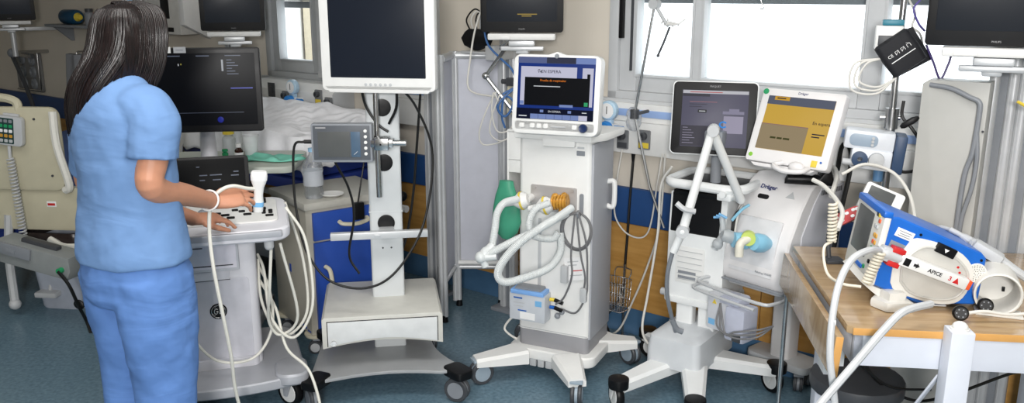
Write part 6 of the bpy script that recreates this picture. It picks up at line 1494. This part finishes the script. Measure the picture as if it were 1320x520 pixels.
# red remote
t = thing('remote_keypad', 'red keypad with white buttons leaning left of the defibrillator screen', 'keypad', onT(.128, .595, .0), 0)
RM = T(0, 0, .165, rz=-4, ry=-28, rx=-35)
b = MB(RM); b.face(.10, .042, .018, .016, None, .004); b.build('body', mat('dark red keypad', (176, 48, 50), .4), t)
for i in range(7):
    b = MB(RM); b.face(.013, .01, .0045, .003, T(-.034 + i * .012, -.002, (.008, -.008, .01)[i % 3]), .001); b.build('button', M_PAPER, t)
b = MB(); b.tube([(-.03, .02, .185), (-.045, .03, .09), (-.04, .02, .004)], .008); b.bx((-.06, -.02, 0), (.0, .04, .012), .004); b.build('stand', M_DGREY, t)
# small tilted meter
t = thing('pulse_meter', 'small white meter with grey screen tilted behind the defibrillator', 'monitor', onT(.255, .67, 0), -14)
QM = T(0, .0, .20, rz=-10, ry=20, rx=-32) @ Mx.Scale(.85, 4)
b = MB(QM); b.face(.155, .12, .012, .05, None, .006); b.build('body', M_WHITE, t)
b = MB(QM); b.face(.10, .055, .004, .002, T(-.01, -.001, .02), .0005); b.build('screen', M_LCD, t)
for i in range(4):
    b = MB(QM); b.face(.018, .01, .003, .002, T(-.05 + i * .03, -.001, -.035), .0006); b.build('key', M_LGREY, t)
b = MB(); b.bx((-.06, .02, 0), (.06, .1, .012), .004); b.bx((-.015, .04, .01), (.015, .07, .17), .006); b.build('stand', M_LGREY, t)
# pale tube stub on the table, grey paddle lead to the right
t = thing('ecg_lead_box', 'grey junction box on thick cord above the defibrillator right end', 'connector', FB + V((.2, .10, .16)), 0)
E0 = T(FB.x + .2, FB.y + .10, FB.z + .16).inverted()
def ew(px, py, y): return E0 @ at(px, py, y)
b = MB(); b.tube([ew(1225, 296, 2.5), ew(1250, 310, 2.45), ew(1258, 316, 2.42)], [.008, .012, .016], 10, 4); b.bar(ew(1255, 314, 2.42), ew(1292, 336, 2.38), .05, .032, .01); b.build('box', M_LGREY, t)
b = MB(); b.tube([ew(1290, 335, 2.38), ew(1310, 350, 2.36), ew(1335, 366, 2.34)], .013, 10, 4); b.build('cord', M_LGREY, t)
b = MB(); b.tube([ew(1225, 296, 2.5), ew(1210, 293, 2.55), ew(1200, 300, 2.6), ew(1212, 310, 2.62)], .006, 8, 4); b.build('thin_cord', M_LGREY, t)
cable('strap', 'black strap running under the grey junction box to the right', [at(1258, 322, 2.40), at(1280, 338, 2.40), at(1300, 345, 2.40), at(1330, 360, 2.40)], .006, M_BCABLE, cat='strap')
# white open cylinder lying at right
p = onT(.43, .13, .064)
t = thing('plastic_bucket', 'ivory open cylinder lying on its side at the right end of the defibrillator', 'container', p - V((0, 0, .063)), -22)
b = MB(); b.lathe([(.001, .14), (.062, .14), (.064, .13), (.062, .002), (.058, 0), (.055, .004), (.057, .13), (.001, .132)], M=T(0, 0, .064, rx=-90)); b.build('shell', m_dwh, t)
b = MB(); b.bx((-.05, -.0, -.001), (.07, .06, .006), .002); b.build('foot', m_dwh, t)
for (x, z) in ((-.03, .1), (.03, .045)):
    b = MB(); b.box((x, .125, z), (.008, .008, .014), .002); b.build('slot', M_BLACK, t)
# ecg snap connectors
for (px, py, lab, d) in ((1238, 404, 'black round electrode connector on the table edge by the white cap', 2.22), (1270, 394, 'black electrode connector standing by the ivory cylinder', 2.27)):
    p = at(px, py, d); t = thing('electrode_connector', lab, 'connector', (p.x, p.y, TT), 0)
    b = MB(T(0, 0, p.z - TT if p.z > TT + .02 else .022)); b.lathe([(.001, -.012), (.018, -.012), (.021, -.004), (.021, .006), (.016, .012), (.001, .012)], M=T(0, 0, 0, rx=75, rz=-20)); b.build('plug', M_BLACK, t)
    for i in range(6):
        a = i * PI / 3; b = MB(T(0, 0, p.z - TT if p.z > TT + .02 else .022) @ T(0, 0, 0, rx=75, rz=-20)); b.cyl((.011 * math.cos(a), .011 * math.sin(a), .0115), (.011 * math.cos(a), .011 * math.sin(a), .013), .002, seg=6); b.build('pin', M_GREYP, t)
cable('electrode_lead', 'white lead running along the table from connector to the right edge', [at(1246, 404, 2.22), at(1270, 402, 2.22), at(1300, 406, 2.22), at(1330, 404, 2.22)], .005, M_WCABLE)

# ---------- drip stand with pump and pressure cuff ----------
PO = V((1.40, 3.13, 0))
t = thing('drip_stand', 'steel drip stand pole in front of the right window', 'stand', PO, -20)
b = MB(); b.cyl((0, 0, .06), (0, 0, 1.2), .0165); b.cyl((0, 0, 1.2), (0, 0, 1.95), .0125); b.build('pole', M_CHROME, t)
b = MB(); b.cyl((0, 0, 1.16), (0, 0, 1.235), .024); b.cyl((-.04, 0, 1.2), (.03, 0, 1.2), .009); b.build('collar', M_CHROME, t)
for k in range(4):
    a = R(20 + 90 * k); d = V((math.cos(a), math.sin(a), 0)); b = MB(); b.bar(V((0, 0, .07)), d * .11 + V((0, 0, .055)), .03, .02, .004); b.build('leg', M_GREYP, t)
    castor(t, d.x * .105, d.y * .105, .02, .055, 20 * k, M_BLACK, M_DGREY, M_DGREY, .01)
t = thing('infusion_pump', 'white and navy infusion pump clamped on the steel drip stand', 'pump', PO + V((0, 0, 1.0)), -20)
b = MB(T(-.055, -.06, .012, ry=4) @ Mx.Scale(.88, 4)); b.bx((-.125, -.04, .085), (.07, .06, .165), .012); b.bx((-.09, -.045, .005), (.07, .06, .09), .012); b.build('body', mat('pump white', (216, 220, 226), .4), t)
b = MB(T(-.055, -.06, .012, ry=4) @ Mx.Scale(.88, 4)); b.face(.11, .05, .02, .003, T(-.05, -.042, .125), .001); pn = b.build('control_panel', mat('pump grey blue panel', (150, 166, 182), .4), t)
for i in range(3):
    b = MB(T(-.055, -.06, .012, ry=4) @ Mx.Scale(.88, 4)); b.lathe([(.001, 0), (.006, 0), (.006, .003), (.001, .003)], M=T(-.015 + i * .0, -.045, .11 + i * .014, rx=90)); b.build('key', M_LGREY, pn)
b = MB(T(-.055, -.06, .012, ry=4) @ Mx.Scale(.88, 4)); b.bx((.07, -.05, .0), (.115, .07, .16), .008); b.build('side_block', mat('pump navy', (44, 66, 96), .42), t)
b = MB(T(-.055, -.06, .012, ry=4) @ Mx.Scale(.88, 4)); b.lathe([(.01, 0), (.03, 0), (.032, .03), (.01, .032), (.01, 0)], M=T(-.055, -.045, .05, rx=90)); b.build('syringe_holder', mat('pump navy', (44, 66, 96), .42), t)
b = MB(T(-.055, -.06, .012, ry=4) @ Mx.Scale(.88, 4)); b.lathe([(.001, 0), (.032, 0), (.03, .02), (.001, .024)], M=T(.01, -.045, .05, rx=90)); b.cyl((-.12, -.05, .03), (-.05, -.05, .03), .014); b.build('plunger_drive', M_LGREY, t)
b = MB(T(-.055, -.06, .012) @ Mx.Scale(.88, 4)); b.cyl((.03, .02, -.05), (.03, .02, .005), .02); b.build('blue_cap', mat('blue grey nozzle', (90, 130, 170), .4), t)
t = thing('pressure_cuff', 'black blood pressure cuff with white print hanging tilted on the drip stand', 'cuff', PO + V((-.02, -.05, 1.34)), -14)
CM = T(-.0, -.02, .10, ry=-38)
b = MB(CM); b.loft([[(x, y, z) for (x, y) in rrect(w_, d_, .02, 5)] for (w_, d_, z) in ((.10, .02, -.065), (.125, .05, -.06), (.13, .06, 0), (.125, .05, .06), (.11, .02, .065))]); b.prism([(-.06, -.07), (.07, -.085), (.078, .05), (.06, .055)], .012, T(.006, .03, 0) @ XZ, .004); b.build('fabric', mat('black nylon', (26, 27, 32), .7, bump=.3, bscale=300), t)
b = MB(CM); b.bx((-.045, -.0308, -.012), (.045, -.0298, -.009), 0); b.build('white_line', M_PAPER, t)
text('care_mark', 'CE', .016, M_PAPER, CM @ T(-.035, -.0305, .012), t)
for i, x in enumerate((-.01, .012, .034)):
    b = MB(CM); b.tube([(x - .006, -.0305, .006), (x - .006, -.0305, .018), (x + .006, -.0305, .018), (x + .006, -.0305, .006)], .0012, 5, 1, closed=False)
    if i < 2: b.bar((x - .006, -.0305, .006), (x + .006, -.0305, .018), .0022, .001, 0)
    else: b.bar((x - .004, -.0305, .024), (x + .006, -.0305, .018), .002, .001, 0)
    b.build('care_mark', M_PAPER, t)
for i in range(3):
    b = MB(); b.tube([(-.06, -.02, .08), (-.11 - .02 * i, -.03, .06), (-.13 - .012 * i, -.03, .0 - .015 * i), (-.07, -.04, -.02 - .012 * i), (-.01, -.03, .01)], .004, 8, 6); b.build('air_hose', M_WCABLE, t)
t = thing('sensor_module', 'small white module with teal top strapped behind the black cuff', 'module', PO + V((-.06, -.03, 1.45)), -20)
b = MB(); b.bx((-.04, -.02, .0), (.05, .03, .085), .006); b.build('case', M_WHITE, t)
b = MB(); b.bx((-.02, -.022, .085), (.05, .03, .105), .004); b.build('teal_top', mat('teal plastic', (40, 120, 140), .4), t)
b = MB(); b.bx((-.03, -.022, .015), (.02, -.019, .05), .001); b.build('dark_window', M_DGREY, t)
cable('power_cable', 'black cable with plug hanging beside the drip stand pump', [at(1165, 130, 3.08), at(1163, 150, 3.08), at(1175, 165, 3.06), at(1186, 185, 3.05), at(1186, 215, 3.05), at(1165, 222, 3.05), at(1155, 212, 3.06)], .006, M_BCABLE)
t = thing('power_plug', 'black inline plug on the cable right of the drip stand', 'plug', at(1172, 158, 3.0), -20)
b = MB(T(0, 0, 0, ry=55) @ Mx.Scale(.72, 4)); b.loft([[(x, y, z) for (x, y) in rrect(w_, d_, min(w_, d_) * .4)] for (w_, d_, z) in ((.015, .015, -.045), (.03, .025, -.03), (.034, .028, .02), (.024, .02, .04), (.012, .012, .05))]); b.build('body', M_BLACK, t)
for i, (pts, m, lb) in enumerate([([(1172, 0), (1180, 18), (1176, 34), (1186, 44), (1190, 62)], M_WCABLE, 'cream leads bundled above the black cuff'), ([(1186, 0), (1178, 12), (1184, 30), (1192, 40)], mat('violet lead', (90, 80, 150), .45), 'violet lead at the left edge of the top right monitor'), ([(1194, 58), (1203, 80), (1212, 102), (1222, 84), (1226, 72)], mat('dark violet lead', (70, 56, 110), .45), 'dark violet lead forming a V under the top right monitor')]):
    cable('sensor_lead', lb, [at(x, y, 3.1 - .04 * i) for x, y in pts], .004, m)

# ---------- white cabinet panel with tube handle behind the table ----------
t = thing('equipment_cart', 'tall plain white cart panel with grey tube handle behind the wooden table', 'cart', (1.562, 2.955, 0), -36)
m_cp = mat('off white cart panel', (178, 178, 174), .42, var=.02)
b = MB(); b.prism([(-.125, .10), (.085, .10), (.085, 1.355), (-.105, 1.355), (-.125, 1.34)], .10, T(0, .05, 0) @ XZ, .006); b.build('panel', m_cp, t)
b = MB(); b.tube([(-.10, -.05, 1.338), (-.03, -.062, 1.33), (.03, -.07, 1.305), (.06, -.07, 1.29), (.065, -.07, 1.25), (.06, -.07, 1.12), (.045, -.07, 1.04), (.04, -.07, .9), (.04, -.062, .8)], .0085, 10, 6); b.tube([(.063, -.07, 1.2), (.075, -.07, 1.1), (.072, -.07, 1.0), (.055, -.07, .9), (.05, -.065, .82)], .0075, 10, 6); b.build('tube_handle', M_GREYP, t)
b = MB(); b.cyl((.08, -.051, 1.19), (.08, -.055, 1.19), .004, seg=8); b.build('screw', M_DGREY, t)
for x in (-.10, .05):
    for y in (-.02, .03): castor(t, x, y, .035, .1, 0, M_DGREY, M_LGREY, M_GREYP, .014)
column(1.645, .11, 'outermost twin column at the right edge of the picture')
b = MB(WR); b.tube([(1.62, -.3, 1.30), (1.66, -.28, 1.28), (1.70, -.27, 1.30), (1.69, -.27, 1.36)], .005); o = b.build('sensor_lead', M_YEL); tag(o, 'yellow green lead by the right edge under the monitor', 'cable')
